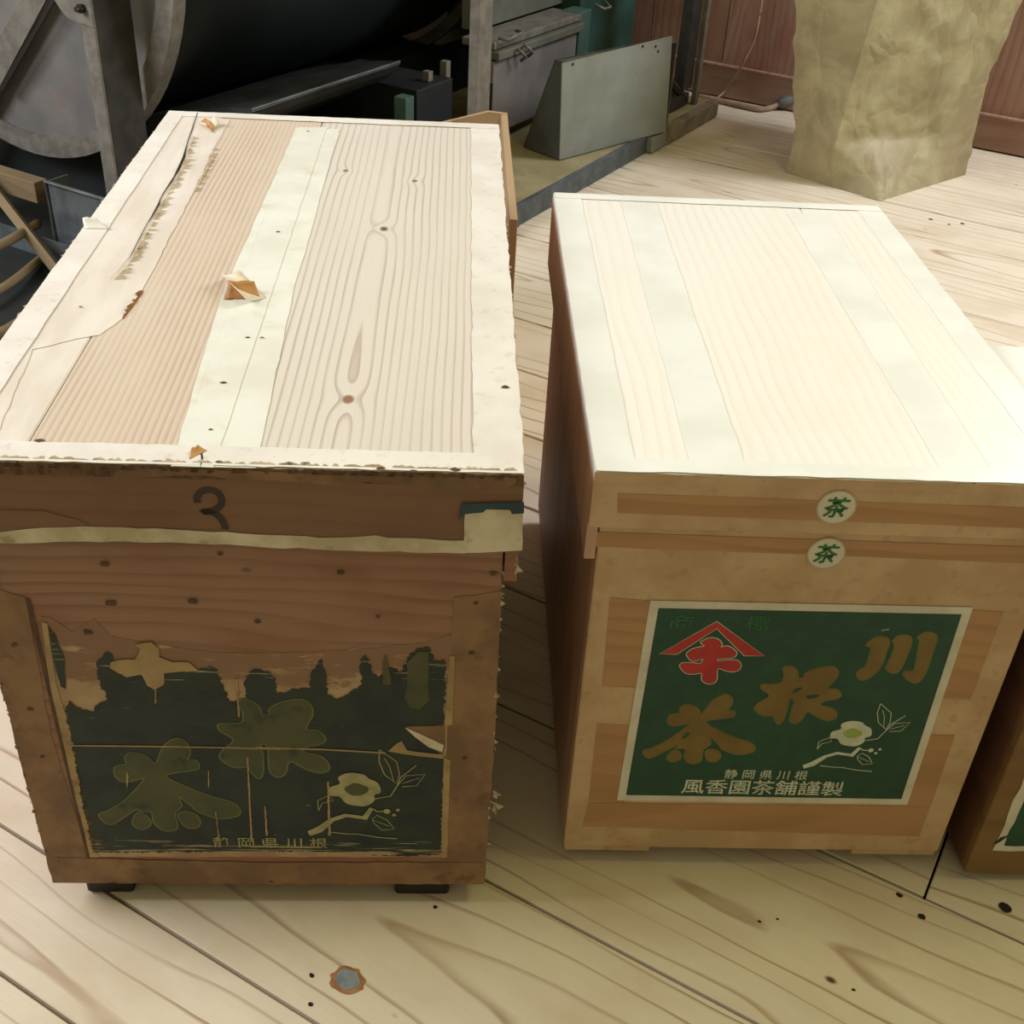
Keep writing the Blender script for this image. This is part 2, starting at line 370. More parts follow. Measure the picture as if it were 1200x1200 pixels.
# ------------------------------------------------------------------ floor and wall
SEAMS = [-.36, -.12, .12, .356, .477, .702, .938, 1.145, 1.335, 1.525, 1.725, 1.918, 2.122, 2.313, 2.525, 2.725, 2.92, 3.12, 3.32, 3.55, 3.79]
fl = ubox('floor', (-5, -.8, -.06), (3.4, 3.79, -.022), 'sub'); fl['kind'] = 'structure'
rf = random.Random(3)
for i, (a, b) in enumerate(zip(SEAMS, SEAMS[1:])):
    ends = [-5, 3.4]
    if abs(a-.938) < .01: ends = [-5, .018, 3.4]
    elif i > 3: ends = [-5, rf.uniform(-3.6, -2.2), rf.uniform(.4, 1.6), 3.4]
    for s0, s1 in zip(ends, ends[1:]):
        g = .0019 if a < 1 else .0024
        cx, cy = (s0+s1)/2, (a+b)/2; hx, hy = (s1-s0)/2, (b-a)/2
        dz = rf.uniform(-.0012, 0)
        p = box('plank', (-hx+g*.7, -hy+g, -.022), (hx-g*.7, hy-g, dz), 'floor', fl, .0012, 1)
        p.location = (cx, cy, 0)
# grey plug in the knot of the front plank
kp = on_z(407, 1148, 0); kl = Vector((kp.dot(U), kp.dot(N)))
def blob(c, rx, ry, n, amp, rnd, ang=0):
    out = []
    for k in range(n):
        t = 2*PI*k/n; q = 1+rnd.uniform(-amp, amp); x, y = rx*q*math.cos(t), ry*q*math.sin(t)
        out.append((c[0]+x*math.cos(ang)-y*math.sin(ang), c[1]+x*math.sin(ang)+y*math.cos(ang)))
    return out
obj('knot_ring', prism_bm(blob(kl, .017, .015, 22, .12, rf), .0002, lambda a, b, c: (a, b, .0001+c)), 'knotring', fl)
obj('knot_plug', prism_bm(blob(kl, .0125, .0105, 18, .08, rf), .0002, lambda a, b, c: (a, b, .0003+c)), 'knotfill', fl)
for (px, py, r) in [(365, 1143, .0022), (364, 1177, .0022), (1054, 1049, .003), (1080, 1074, .0035), (1178, 1064, .006), (890, 1080, .0015), (911, 1077, .0012),
                    (1128, 262, .004), (1112, 263, .003), (1091, 257, .004), (605, 265, .006), (510, 1063, .002), (1000, 1160, .0015)]:
    q = on_z(px, py, 0)
    obj('knot', prism_bm(blob((q.dot(U), q.dot(N)), r*1.3, r, 9, .2, rf), .0002, lambda a, b, c: (a, b, .0001+c)), 'gap', fl)

WN = 3.79
wl = ubox('wall_back', (-4.6, WN+.02, -.02), (2.2, WN+.06, 2.2), 'sub'); wl['kind'] = 'structure'
u = -4.6; k = 0
bw = [.30, .27, .33, .25]
edges = [-4.6]
while edges[-1] < 2.0: edges.append(edges[-1]+[.262, .285, .25, .27][len(edges) % 4])
for a, b in zip(edges, edges[1:]):
    p = box('wall_board', (-(b-a)/2+.001, 0, .098), ((b-a)/2-.001, .018, 2.2), 'wall', wl, .0015, 1); p.location = ((a+b)/2, WN+rf.uniform(0, .002), 0)
bb = ubox('baseboard_back', (-4.6, WN-.014, .004), (2.2, WN+.004, .098), 'wallbase', None, .002); bb['kind'] = 'structure'
lp = box('baseboard_lip', (-4.6, WN-.019, .098), (2.2, WN+.004, .104), 'wall', bb, .001)

# ------------------------------------------------------------------ label art, traced as outlines relative to the printed label
def cropA(p): return [(740+x/4.615, 690+y/4.615) for x, y in p]
def cropB(p): return [(920+x/4.444, 690+y/4.444) for x, y in p]
ART = {
 'roof': cropA([(155,345),(460,172),(715,357),(610,355),(460,208),(243,347)]),
 'mark': cropA([(385,275),(430,260),(470,270),(488,295),(480,310),(520,305),(560,330),(565,350),(540,368),(470,372),(470,385),(560,380),(588,400),(585,425),(560,440),(520,440),(465,425),(460,480),(440,505),(405,505),(380,485),(378,450),(330,455),(290,448),(262,415),(272,397),(320,395),(370,398),(385,372),(330,385),(298,350),(320,325),(365,310),(395,305),(375,285)]),
 'cha': cropA([(520,568),(543,590),(540,620),(520,650),(555,655),(555,680),(530,690),(400,712),(480,765),(560,800),(640,825),(663,850),(655,875),(600,888),(550,885),(490,860),(465,830),(420,790),(425,835),(385,865),(375,920),(350,937),(310,935),(285,905),(290,860),(240,855),(245,840),(180,870),(110,905),(80,905),(62,880),(70,865),(110,855),(200,810),(290,745),(310,720),(235,735),(200,725),(195,700),(210,675),(260,665),(262,640),(290,622),(340,630),(365,655),(370,670),(390,660),(420,620),(450,590),(490,570)]),
 'cha_l': cropA([(195,900),(230,865),(260,880),(265,910),(225,930),(198,920)]),
 'cha_r': cropA([(400,875),(430,862),(470,875),(478,905),(450,928),(410,920)]),
 'ne': cropA([(820,420),(860,415),(895,440),(900,475),(935,470),(940,450),(1000,425),(1080,415),(1112,435),(1110,470),(1075,510),(1060,535),(1110,540),(1130,570),(1100,590),(1040,600),(1020,625),(1080,640),(1105,665),(1100,695),(1060,705),(1010,690),(960,660),(935,670),(915,705),(880,722),(855,705),(860,670),(880,600),(850,590),(840,640),(820,700),(795,727),(775,705),(765,680),(710,680),(670,655),(665,635),(690,610),(740,580),(740,560),(705,535),(705,510),(760,510),(810,500),(825,460)]),
 'ka1': cropB([(420,290),(440,265),(480,245),(525,250),(540,275),(525,320),(500,390),(465,435),(420,465),(385,465),(372,440),(385,415),(415,400),(435,350),(445,300)]),
 'ka2': cropB([(560,265),(590,238),(640,240),(655,265),(645,310),(620,370),(600,410),(575,433),(545,428),(525,410),(535,380),(555,340),(570,290)]),
 'ka3': cropB([(690,245),(730,222),(775,230),(787,260),(770,310),(745,390),(715,455),(680,485),(640,470),(615,440),(625,425),(665,420),(680,380),(690,310),(700,270)]),
 'flower': cropB([(290,700),(320,686),(360,682),(400,690),(415,705),(440,718),(449,735),(444,760),(415,770),(408,792),(370,812),(330,812),(290,802),(270,775),(240,772),(232,765),(240,740),(270,730),(290,722)]),
 'centre': cropB([(300,745),(325,730),(350,722),(385,732),(400,745),(385,760),(355,770),(320,768)]),
 'hole1': cropA([(945,572),(1015,566),(1000,580),(955,588)]), 'hole2': cropA([(868,560),(885,535),(925,528),(900,545)]),
 'hole3': cropA([(270,800),(300,770),(315,775),(290,800)]),
 'branch': cropB([(90,912),(135,895),(200,862),(268,843),(340,853),(380,818),(392,826),(352,868),(270,856),(215,872),(150,915),(95,930)]),
}
def closed_smooth(pts, k=4):
    P = [Vector(p) for p in pts]; n = len(P); out = []
    for i in range(n):
        a, b, c, d = P[i-1], P[i], P[(i+1) % n], P[(i+2) % n]
        for q in range(k):
            t = q/k; v = .5*((2*b)+(c-a)*t+(2*a-5*b+4*c-d)*t*t+(3*b-a-3*c+d)*t*t*t)
            out.append((v.x, v.y))
    return out
for k_ in list(ART):
    if k_ not in ('roof', 'branch'): ART[k_] = closed_smooth(ART[k_])
LINES = [([(385,822),(405,835),(430,835)], 7), ([(410,785),(480,775),(520,735),(545,702),(625,655)], 5), ([(495,592),(550,640),(545,690),(520,725),(484,690),(478,640),(495,592)], 4),
 ([(505,625),(515,660),(512,715)], 3), ([(520,735),(570,695),(650,690),(600,735),(540,738)], 4), ([(545,725),(620,705)], 3), ([(375,865),(400,850),(435,870),(452,905),(400,910),(375,880),(375,865)], 4), ([(380,870),(435,895)], 3),
 ([(165,830),(175,790),(230,768),(240,790),(190,800),(165,830)], 4), ([(180,915),(240,922),(300,925),(370,938),(450,945)], 5), ([(500,212),(540,205)], 4)]
LINES = [(cropB(p), w/4.444) for p, w in LINES]
BUDS = [(cropB([(445, 835)])[0], 3.4), (cropB([(470, 850)])[0], 2.0), (cropB([(492, 830)])[0], 2.0)]
Q = [(762, 703), (1140, 711), (1063, 942), (723, 937)]     # outer corners of the printed label
def grow(pts, d):
    """outline pushed outwards by d"""
    n = len(pts); ar = sum(pts[i][0]*pts[(i+1) % n][1]-pts[(i+1) % n][0]*pts[i][1] for i in range(n)); s = 1 if ar > 0 else -1
    out = []
    for i in range(n):
        a, b, c = Vector(pts[i-1]), Vector(pts[i]), Vector(pts[(i+1) % n])
        t = ((b-a).normalized()+(c-b).normalized())
        if t.length < 1e-6: t = (c-b)
        t.normalize(); out.append((b.x+s*t.y*d, b.y-s*t.x*d))
    return out
def ribbon(pts, w):
    P = [Vector(p) for p in pts]; L, R_ = [], []
    for i, p in enumerate(P):
        d = (P[min(i+1, len(P)-1)]-P[max(i-1, 0)]); d = d.normalized() if d.length > 1e-9 else Vector((1, 0)); n = Vector((-d.y, d.x))*w/2
        L.append(p+n); R_.append(p-n)
    return L, R_
def ribbon_bm(bm, pts, w, fn):
    L, R_ = ribbon(pts, w); a = [bm.verts.new(fn(p.x, p.y, 0)) for p in L]; b = [bm.verts.new(fn(p.x, p.y, 0)) for p in R_]
    for i in range(len(a)-1): bm.faces.new((a[i], a[i+1], b[i+1], b[i]))
def text_bm(s, size_w, size_h, bold=0.0, shear=0.0):
    """characters as flat triangles, filling size_w x size_h around the origin"""
    c = bpy.data.curves.new('t', 'FONT'); c.body = s; c.offset = bold; c.resolution_u = 3
    o = bpy.data.objects.new('t', c); COL.objects.link(o); bpy.context.view_layer.update()
    me = bpy.data.meshes.new_from_object(o.evaluated_get(bpy.context.evaluated_depsgraph_get()))
    bm = bmesh.new(); bm.from_mesh(me); bpy.data.objects.remove(o); bpy.data.curves.remove(c); bpy.data.meshes.remove(me)
    xs = [v.co.x for v in bm.verts]; ys = [v.co.y for v in bm.verts]
    cx, cy, sx, sy = (max(xs)+min(xs))/2, (max(ys)+min(ys))/2, size_w/(max(xs)-min(xs)), size_h/(max(ys)-min(ys))
    for v in bm.verts:
        y = (v.co.y-cy)*sy; v.co = ((v.co.x-cx)*sx+shear*y, y, 0)
    return bm
def put_text(name, s, C, ctr, w, h, mat, parent, lift, bold=0.0, shear=0.0, y=None, rot=0.0):
    bm = text_bm(s, w, h, bold, shear); y = C.ins if y is None else y
    for v in bm.verts:
        a, b = v.co.x*math.cos(rot)-v.co.y*math.sin(rot), v.co.x*math.sin(rot)+v.co.y*math.cos(rot)
        v.co = (ctr[0]+a, y-lift, ctr[1]+b)
    return obj(name, bm, mat, parent)

def chest_at(v): return v
# ------------------------------------------------------------------ newer chest on the right (fixes where the label art sits)
rR = thing('tea_chest', 'clean pale wooden tea chest with intact green label and bright white-taped lid', 'wooden chest', (.0661, .8203, 0), .0575)
R = Chest((.0661, .8203), .0575, .4313, .6716, .5085, .4517, .025, .0111, rR)
lidR = build_shell(R, 'Rpaper', .4107, 'Rpaper', 'Rside')
r5 = random.Random(5)
def ximg(C, px, py): return C.top(px, py)[0]
# lid boards (five), then tapes over their joints
xs = [0, R.top(838, 534)[0], R.top(1133, 551)[0], R.w]
for a, b in zip(xs, xs[1:]):
    bm = box_bm((-(b-a)/2+.0004, 0, R.zt-.0095), ((b-a)/2-.0004, R.d, R.zt), .0015, 2)
    o = obj('lid_board', bm, 'Rboard', lidR); o.location = ((a+b)/2, 0, 0)
bT = .035
def tape_top(C, pts_px, mat, lid, lift, name='tape_strip', amp=.0008, seed=1):
    pts = [C.top(*p) for p in pts_px]
    return C.on_top(name, jag(pts, .02, amp, random.Random(seed)), mat, lid, lift)
R.on_top('tape_strip', jag(rect(.001, .001, .036, R.d-.001), .02, .0006, r5), 'Rtape', lidR, .0001)
R.on_top('tape_strip', jag(rect(R.w-.034, .001, R.w-.001, R.d-.001), .02, .0006, r5), 'Rtape', lidR, .0001)
tape_top(R, [(810, 549), (876, 553), (769, 238), (727, 236)], 'Rtape', lidR, .0001, seed=2)
tape_top(R, [(1108, 560), (1168, 563), (968, 250), (922, 250)], 'Rtape', lidR, .0001, seed=3)
R.on_top('tape_strip', jag(rect(.002, .0, R.w-.002, .022), .015, .001, r5), 'Rtape', lidR, .0006)
R.on_top('tape_strip', jag(rect(.002, R.d-.02, R.w-.002, R.d-.0005), .02, .0006, r5), 'Rtape', lidR, .0006)
# skirt: bare wood band between paper tapes
R.on_front('wood_band', [R.skirt(724, 578), R.skirt(1290, 598), R.skirt(1290, 622), R.skirt(724, 601)], 'Rwood', lidR, .0001, y=0)
wpts = [(697, 623), (1250, 642), (1250, 662), (960, 650), (740, 642), (697, 640)]
R.on_front('wood_band', [R.front(*p) for p in wpts], 'Rwood', rR, .0001)
for pts in ([(715, 700), (765, 704), (750, 806), (706, 804)], [(700, 848), (742, 850), (732, 940), (690, 938)],
            [(690, 940), (1090, 945), (1077, 980), (683, 968)],
            [(1136, 714), (1176, 717), (1137, 820), (1100, 818)], [(1088, 861), (1119, 861), (1091, 944), (1062, 944)]):
    R.on_front('wood_band', [R.front(*p) for p in pts], 'Rwood', rR, .0001)
q = [R.front(*p) for p in Q]
lab = R.on_front('label', q, 'white', rR, .0006, .0004)
def inset(q, d):
    out = []
    for (a, b), (sx, sy) in zip(q, ((1, -1), (-1, -1), (-1, 1), (1, 1))): out.append((a+sx*d, b+sy*d))
    return out
R.on_front('green_ground', inset(q, .0085), 'green', lab, .0011, .0002)
LIFT = .0014
def fpx(C, conv, pts): return [conv(*p) for p in pts]
def art(C, conv, lab, keys, mat, rim, lift, rimw=.0011, name='lettering'):
    for k in keys:
        pts = [conv(*p) for p in ART[k]]
        if rim: C.on_front('outline', grow(pts, rimw), rim, lab, lift, .0001)
        C.on_front(name, pts, mat, lab, lift+.0002, .0001)
def art_lines(C, conv, lab, mat, lift, name='drawing'):
    bm = bmesh.new()
    p0, p1 = conv(900, 850), conv(901, 850); k = abs(p1[0]-p0[0])
    for pts, w in LINES: ribbon_bm(bm, [conv(*p) for p in pts], w*k, lambda a, b, c: (a, C.ins-lift, b))
    for (c, r) in BUDS:
        cc = conv(*c); vs = [bm.verts.new((cc[0]+r*k*math.cos(t*PI/4), C.ins-lift, cc[1]+r*k*math.sin(t*PI/4))) for t in range(8)]; bm.faces.new(vs)
    obj(name, bm, mat, lab)['kind'] = 'stuff'
art(R, R.front, lab, ['roof', 'mark'], 'red', 'pale', LIFT, .0009, 'emblem')
art(R, R.front, lab, ['cha', 'cha_l', 'cha_r', 'ne', 'ka1', 'ka2', 'ka3'], 'gold', 'goldrim', LIFT)
art(R, R.front, lab, ['hole1', 'hole2', 'hole3'], 'green', None, LIFT+.0002, name='gap_in_lettering')
art(R, R.front, lab, ['flower', 'branch'], 'pale', None, LIFT, name='drawing')
art(R, R.front, lab, ['centre'], 'palegreen', None, LIFT+.0003, name='drawing')
art_lines(R, R.front, lab, 'pale', LIFT+.0002)
def text_px(C, lab, s, x0, y0, x1, y1, mat, lift, bold=0, shear=0, y=None, hpx=20):
    a, b = C.front(x0, y0, y), C.front(x1, y1, y); t = C.front((x0+x1)/2, (y0+y1)/2-hpx/2, y); bt = C.front((x0+x1)/2, (y0+y1)/2+hpx/2, y)
    return put_text('lettering', s, C, ((a[0]+b[0])/2, (a[1]+b[1])/2), b[0]-a[0], abs(t[1]-bt[1]), mat, lab, lift, bold, shear, y)
text_px(R, lab, '風香園茶舗謹製', 799, 920, 988, 923, 'pale', LIFT+.0002, .009, hpx=17)
text_px(R, lab, '静 岡 県 川 根', 849, 905, 946, 908, 'pale', LIFT+.0002, .005, hpx=11)
text_px(R, lab, '商', 784, 727, 812, 728, 'dimgreen', LIFT+.0002, .005, hpx=17)
text_px(R, lab, '標', 873, 728, 902, 729, 'dimgreen', LIFT+.0002, .005, hpx=17)
R.on_front('edge_paper', jag(rect(.0005, R.zt-.0100, R.w-.0005, R.zt-.0006), .01, .0002, r5), 'Rpaper', lidR, .0001, .0004, 0.0)
# round stickers
def circle_pts(c, r, n=28, k=1.0): return [(c[0]+r*math.cos(2*PI*i/n), c[1]+r*k*math.sin(2*PI*i/n)) for i in range(n)]
for (px, py), y, par, lift in (((980, 594), 0.0, lidR, .0006), ((968, 648), R.ins, rR, .0006)):
    c = R.front(px, py, y)
    st = R.on_front('sticker', circle_pts(c, .0172), 'stickrim', par, lift, .0003, y)
    if par is rR:
        R.on_front('sticker_face', circle_pts(c, .0158), 'stick', st, lift+.0003, .0001, y)
        put_text('lettering', '茶', R, c, .021, .021, 'stickgreen', st, lift+.0007, .02, .15, y)
    else:   # on the lid, which is itself a part
        R.on_front('sticker_face', circle_pts(c, .0158), 'stick', lidR, lift+.0003, .0001, y)
        put_text('lettering', '茶', R, c, .021, .021, 'stickgreen', lidR, lift+.0007, .02, .15, y)
# battens and feet under the chest
for a, b in ((R.ins+.002, .105), (R.w-.105, R.w-R.ins-.002)):
    box('batten', (a, R.ins+.002, R.zb-.008), (b, R.d-R.ins-.002, R.zb), 'Rpaper', rR, .001)
for x in (.05, R.w-.06):
    for y in (.10, R.d-.10): box('foot', (x-.012, y-.012, 0), (x+.012, y+.012, R.zb-.008), 'black', rR, .002)

# ------------------------------------------------------------------ older chest on the left
rL = thing('tea_chest', 'weathered brown tea chest with peeling label and a stamped 3 on its lid edge', 'wooden chest', (-.4509, .7323, 0), .066)
L = Chest((-.4509, .7323), .066, .46, .9127, .538, .4627, .03, .0121, rL)
lidL = build_shell(L, 'Lfront', .425, 'Lskirt', 'Lfront')
k1 = L.top(450, 268); k2 = L.top(486, 212); k3 = L.top(408, 468); k4 = L.top(428, 470); k5 = L.top(405, 200)
M['Lcath'] = wood('aged_cathedral_grain_wood', 'd2c8bf', '9a8478', freq=118, cx=k1[0]-.008, depth=.004, slope=.010, warp=.0045, lines=.62, rough=.62, stain='c8beb6', stain_amt=.4, fine=.2,
                  rand=False, line_w=(.6, .93), knots=[(k1[0], k1[1], .008), (k2[0], k2[1], .006), (k3[0], k3[1], .009), (k5[0], k5[1], .006)], kcol='8a6a50', wander=1.0)
xa, xb, xc = L.top(228, 141)[0], L.top(370, 150)[0], L.w
xs2 = L.top(370, 150)[0]; xsf = L.top(250, 540)[0]
xcr = .075
for a, b, m in ((0, xcr, 'Lpaper'), (xcr, (xs2+xsf)/2, 'Lfine'), ((xs2+xsf)/2, L.w, 'Lcath')):
    obj('lid_board', box_bm((a+.0006, 0, L.zt-.0095), (b-.0006, L.d, L.zt), .0012, 2), m, lidL)
r9 = random.Random(9)
# thin paper over the left board, cream tape down the middle, border papers
papx = [(-104, 540), (-20, 548), (38, 410), (58, 406), (93, 397), (117, 393), (143, 374), (166, 342), (175, 325), (204, 269), (227, 225), (251, 173), (270, 140), (205, 133)]
L.on_top('thin_paper', jag([L.top(*p) for p in papx], .012, .001, r9), 'Lpaper', lidL, .0001)
tape_top(L, [(200, 547), (300, 549), (343, 345), (398, 152), (347, 150), (258, 352)], 'Lcream', lidL, .0001, amp=.0007, seed=11)
tape_top(L, [(201, 547), (250, 549), (383, 150), (349, 150)], 'Lcream', lidL, .0006, amp=.0004, seed=12)
L.on_top('border_paper', jag(rect(.001, .0, L.w-.001, .028), .012, .0007, r9), 'Lborder', lidL, .0008)
L.on_top('border_paper', jag(rect(.001, L.d-.022, L.w-.001, L.d), .012, .001, r9), 'Lborder', lidL, .0008)
L.on_top('border_paper', jag(rect(L.w-.040, .001, L.w, L.d-.001), .016, .001, r9), 'Lborder', lidL, .0004)
L.on_top('border_paper', jag([(.0, .001), (.030, .001), (.022, L.d-.001), (.0, L.d-.001)], .03, .0005, r9), 'Lborder', lidL, .0010)
# the split along the left board joint with paper torn up beside it
crk = [(232, 133), (222, 163), (215, 186), (205, 208), (192, 228), (186, 240), (178, 255), (164, 280), (152, 303), (138, 320), (130, 328)]
cp = [L.top(*p) for p in crk]
def crack_poly(c, w):
    a, b = ribbon(c, w); n = len(a); rc_ = random.Random(4); a = [p+Vector((rc_.uniform(-.0012, .0012), 0)) for p in a]
    for i in range(n):
        k = .25+.75*(1-abs(2*i/(n-1)-.55)); c0 = (a[i]+b[i])/2; a[i] = c0+(a[i]-c0)*k; b[i] = c0+(b[i]-c0)*k
    return [tuple(p) for p in a]+[tuple(p) for p in reversed(b)]
L.on_top('split', crack_poly([tuple(p) for p in [Vector(cp[i//3]).lerp(Vector(cp[min(i//3+1, len(cp)-1)]), (i%3)/3) for i in range(3*len(cp)-2)]], .0024), 'gap', lidL, .0014, .0001)
L.on_top('split', crack_poly([L.top(236, 528), L.top(238, 540), L.top(235, 549)], .003), 'gap', lidL, .0014, .0001)
def bits(path, n, size, side, seed, z0, name='torn_paper', mat='Lbits', par=None, rise=.8):
    rr = random.Random(seed); bm = bmesh.new(); P = [Vector(p) for p in path]
    seglen = [(b-a).length for a, b in zip(P, P[1:])]; tot = sum(seglen)
    for i in range(n):
        s = (i+rr.random())/n*tot
        for j, l in enumerate(seglen):
            if s <= l: break
            s -= l
        c = P[j]+(P[j+1]-P[j])*(s/max(l, 1e-6)); d = (P[j+1]-P[j]).normalized(); nn = Vector((-d.y, d.x))*side
        w = size*rr.uniform(1.0, 2.6); h = size*rr.uniform(.3, .9); z = rr.uniform(.2, 1)*rise*size
        a = c-d*w*.5; b = c+d*w*.5; e = c+nn*h+d*w*rr.uniform(-.3, .3); e2 = c+nn*h*.6-d*w*.4
        v = [bm.verts.new((a.x, a.y, z0)), bm.verts.new((b.x, b.y, z0)), bm.verts.new((e.x, e.y, z0+z)), bm.verts.new((e2.x, e2.y, z0+z*.7))]
        bm.faces.new(v)
    bmesh.ops.solidify(bm, geom=bm.faces[:], thickness=.0004)
    o = obj(name, bm, mat, par); o['kind'] = 'stuff'; return o
cpo = [(a+.003, b) for a, b in cp]
bits(cpo[1:], 46, .008, 1, 21, L.zt+.001, par=lidL, rise=.55)
bits([L.top(*p) for p in [(251, 173), (240, 200), (227, 225)]], 18, .006, 1, 22, L.zt+.001, par=lidL, rise=.5)
bits([L.top(*p) for p in [(168, 342), (160, 356), (146, 374)]], 8, .007, -1, 23, L.zt+.0008, mat='curl', par=lidL, rise=.5)
bits([(L.w-.001, .02), (L.w-.001, L.d*.5), (L.w-.001, L.d-.03)], 34, .005, -1, 24, L.zt-.001, par=lidL, rise=-.5)
bits([(.0, .25), (.0, L.d*.5), (.0, L.d-.03)], 40, .006, 1, 25, L.zt-.001, par=lidL, rise=-.3)
bits([(.01, .003), (L.w*.5, .003), (L.w-.01, .003)], 70, .0045, 1, 26, L.zt+.0014, par=lidL, rise=.25)
bits([(.01, -.0005), (L.w*.5, -.0005), (L.w-.01, -.0005)], 30, .004, -1, 28, L.zt-.004, mat='Lskirt', par=lidL, rise=.1)
bits([(L.w-.002, .02), (L.w-.002, .5)], 16, .008, -1, 27, L.zt-.030, mat='curl', par=lidL, rise=-.6)
# three large lifted flaps
def flap(px0, px1, dirpx, h, mat, seed=0, taper=.3, curl=1.6):
    a, b, t = [Vector(L.top(*p)) for p in (px0, px1, dirpx)]; m = (a+b)/2; d = t-m
    def fn(i, j):
        base = a.lerp(b, i); k = 1-(1-taper)*j; base = m+(base-m)*k
        ang = j*curl; s = d*(math.sin(ang)/curl); z = h*(1-math.cos(ang))/curl
        return Vector((base.x+s.x, base.y+s.y, L.zt+.0016+z+.0006*math.sin(i*9+seed)*j))
    return sheet('torn_flap', fn, 6, 6, mat, lidL)
flap((280, 318), (312, 350), (262, 352), .016, 'Lbits', 1, .8, 1.5)
flap((262, 352), (306, 352), (284, 340), .020, 'curl', 2, .7, 1.2)
flap((234, 146), (250, 152), (262, 146), .014, 'Lbits', 3, .3, 1.8)
flap((236, 143), (250, 157), (246, 146), .008, 'curl', 4, .6, 1.5)
flap((100, 270), (131, 270), (104, 262), .014, 'Lcream', 5, .5, 1.0)
flap((222, 540), (243, 530), (228, 528), .006, 'curl', 6, .4, 1.0)
# nails and pits along the lid edges
bm = bmesh.new()
for (px, py, r) in [(47, 518, .003), (338, 545, .0025), (358, 545, .0025), (447, 551, .0025), (485, 554, .0028), (533, 552, .003), (257, 543, .002), (361, 155, .0015), (147, 149, .0), (326, 273, .0018), (290, 397, .0016), (307, 397, .0014), (262, 450, .002), (450, 270, .0016), (65, 484, .0), (95, 361, .0014), (247, 505, .0012), (592, 455, .003)]:
    if r == 0: continue
    q2 = L.top(px, py); prism_bm(blob(q2, r*1.3, r*.8, 8, .25, r9), .0002, lambda a, b, c: (a, b, L.zt+.0015+c), bm)
obj('pits', bm, 'pit', lidL)['kind'] = 'stuff'
L.on_front('edge_strip', jag(rect(.0005, L.zt-.0110, L.w-.0005, L.zt-.0003), .004, .0006, r9), 'Ledge', lidL, .0001, .0005, 0.0)
# skirt papers
def skirt_poly(name, pp, mat, lift, amp=.0008, step=.012, par=lidL, seed=1, h=.0005):
    return L.on_front(name, jag([L.skirt(*p) for p in pp], step, amp, random.Random(seed)), mat, par, lift, h, 0.0)
skirt_poly('paper_strip', [(-104, 640), (0, 636), (100, 634), (200, 635), (300, 640), (420, 645), (545, 648), (545, 633), (455, 630), (440, 627), (375, 630), (330, 627), (200, 620), (110, 617), (50, 618), (0, 623), (-104, 628)], 'Lwhite', .0002, seed=31)
skirt_poly('paper_patch', [(543, 647), (612, 644), (613, 597), (569, 596), (545, 600)], 'Lwhite', .0008, .0005, seed=32)
skirt_poly('tape_strip', [(537, 608), (545, 601), (566, 599), (570, 595), (597, 595), (600, 601), (614, 600), (614, 587), (541, 589)], 'teal', .0014, .0003, seed=33)
skirt_poly('paper_strip', [(133, 556), (134, 562), (200, 557), (240, 557), (280, 563), (330, 563), (400, 570), (430, 564), (470, 567), (535, 577), (540, 572), (590, 572), (605, 566), (605, 560), (400, 556), (240, 550), (140, 549)], 'Ltape', .0002, seed=34)
skirt_poly('paper_strip', [(-90, 628), (0, 622), (60, 617), (105, 615), (90, 608), (50, 598), (0, 597), (-90, 600)], 'Lcream', .0001, seed=35).data.materials[0] = M['Lskirt']
three = [(x/3.636, 420+y/3.636) for x, y in [(842, 614), (840, 590), (858, 568), (888, 560), (925, 570), (944, 600), (938, 628), (905, 650), (862, 652), (905, 655), (940, 680), (958, 712), (958, 726)]]
bm = bmesh.new(); tw = [Vector(p).to_3d() for p in three]; tw = [(p.x, p.y) for p in smooth_path(tw, 4)]
ribbon_bm(bm, [L.skirt(*p) for p in tw], .0052, lambda a, b, c: (a, -.0008, b))
obj('stamped_number', bm, 'ink', lidL)
# body front: brown paper borders, torn label
FP = lambda pp: [L.front(*p) for p in pp]
def fpoly(name, pp, mat, lift, par=rL, amp=.0007, step=.01, seed=1, h=.0005): return L.on_front(name, jag(FP(pp), step, amp, random.Random(seed)), mat, par, lift, h)
fpoly('paper_border', [(-40, 664), (0, 664), (0, 690), (30, 700), (60, 860), (104, 1004), (112, 1034), (62, 1034), (30, 915), (-10, 760)], 'Ltape', .0001, seed=41)
fpoly('paper_border', [(532, 700), (588, 692), (580, 860), (568, 1033), (515, 1033), (516, 1008), (524, 860)], 'Ltape', .0001, seed=42)
fpoly('paper_border', [(66, 1004), (300, 1010), (566, 1010), (568, 1035), (300, 1035), (64, 1033)], 'Ltape', .0007, seed=43)
lbl = fpoly('label', [(47, 722), (60, 724), (85, 740), (110, 725), (130, 745), (200, 757), (260, 765), (330, 765), (430, 760), (500, 752), (533, 742), (527, 850), (517, 1004), (300, 1004), (108, 1004), (80, 880), (60, 790)], 'resid', .0001, seed=44, h=.0002)
ls = [(49, 728), (56, 730), (66, 800), (82, 850), (103, 940), (116, 1004), (106, 1004), (93, 950), (70, 860), (57, 790)]
fpoly('label_border', ls, 'oldstrip', .0008, lbl, .0004, .02, 45, .0003)
fpoly('label_border', [(527, 768), (533, 768), (530, 848), (521, 850)], 'oldstrip', .0008, lbl, .0004, .02, 46, .0003)
fpoly('label_border', [(520, 887), (528, 890), (524, 1004), (516, 1004)], 'oldstrip', .0008, lbl, .0004, .02, 47, .0003)
cr = lambda p: [(x/3.158, 680+y/3.158) for x, y in p]
cr2 = lambda p: [(300+x/3.16, 680+y/3.16) for x, y in p]
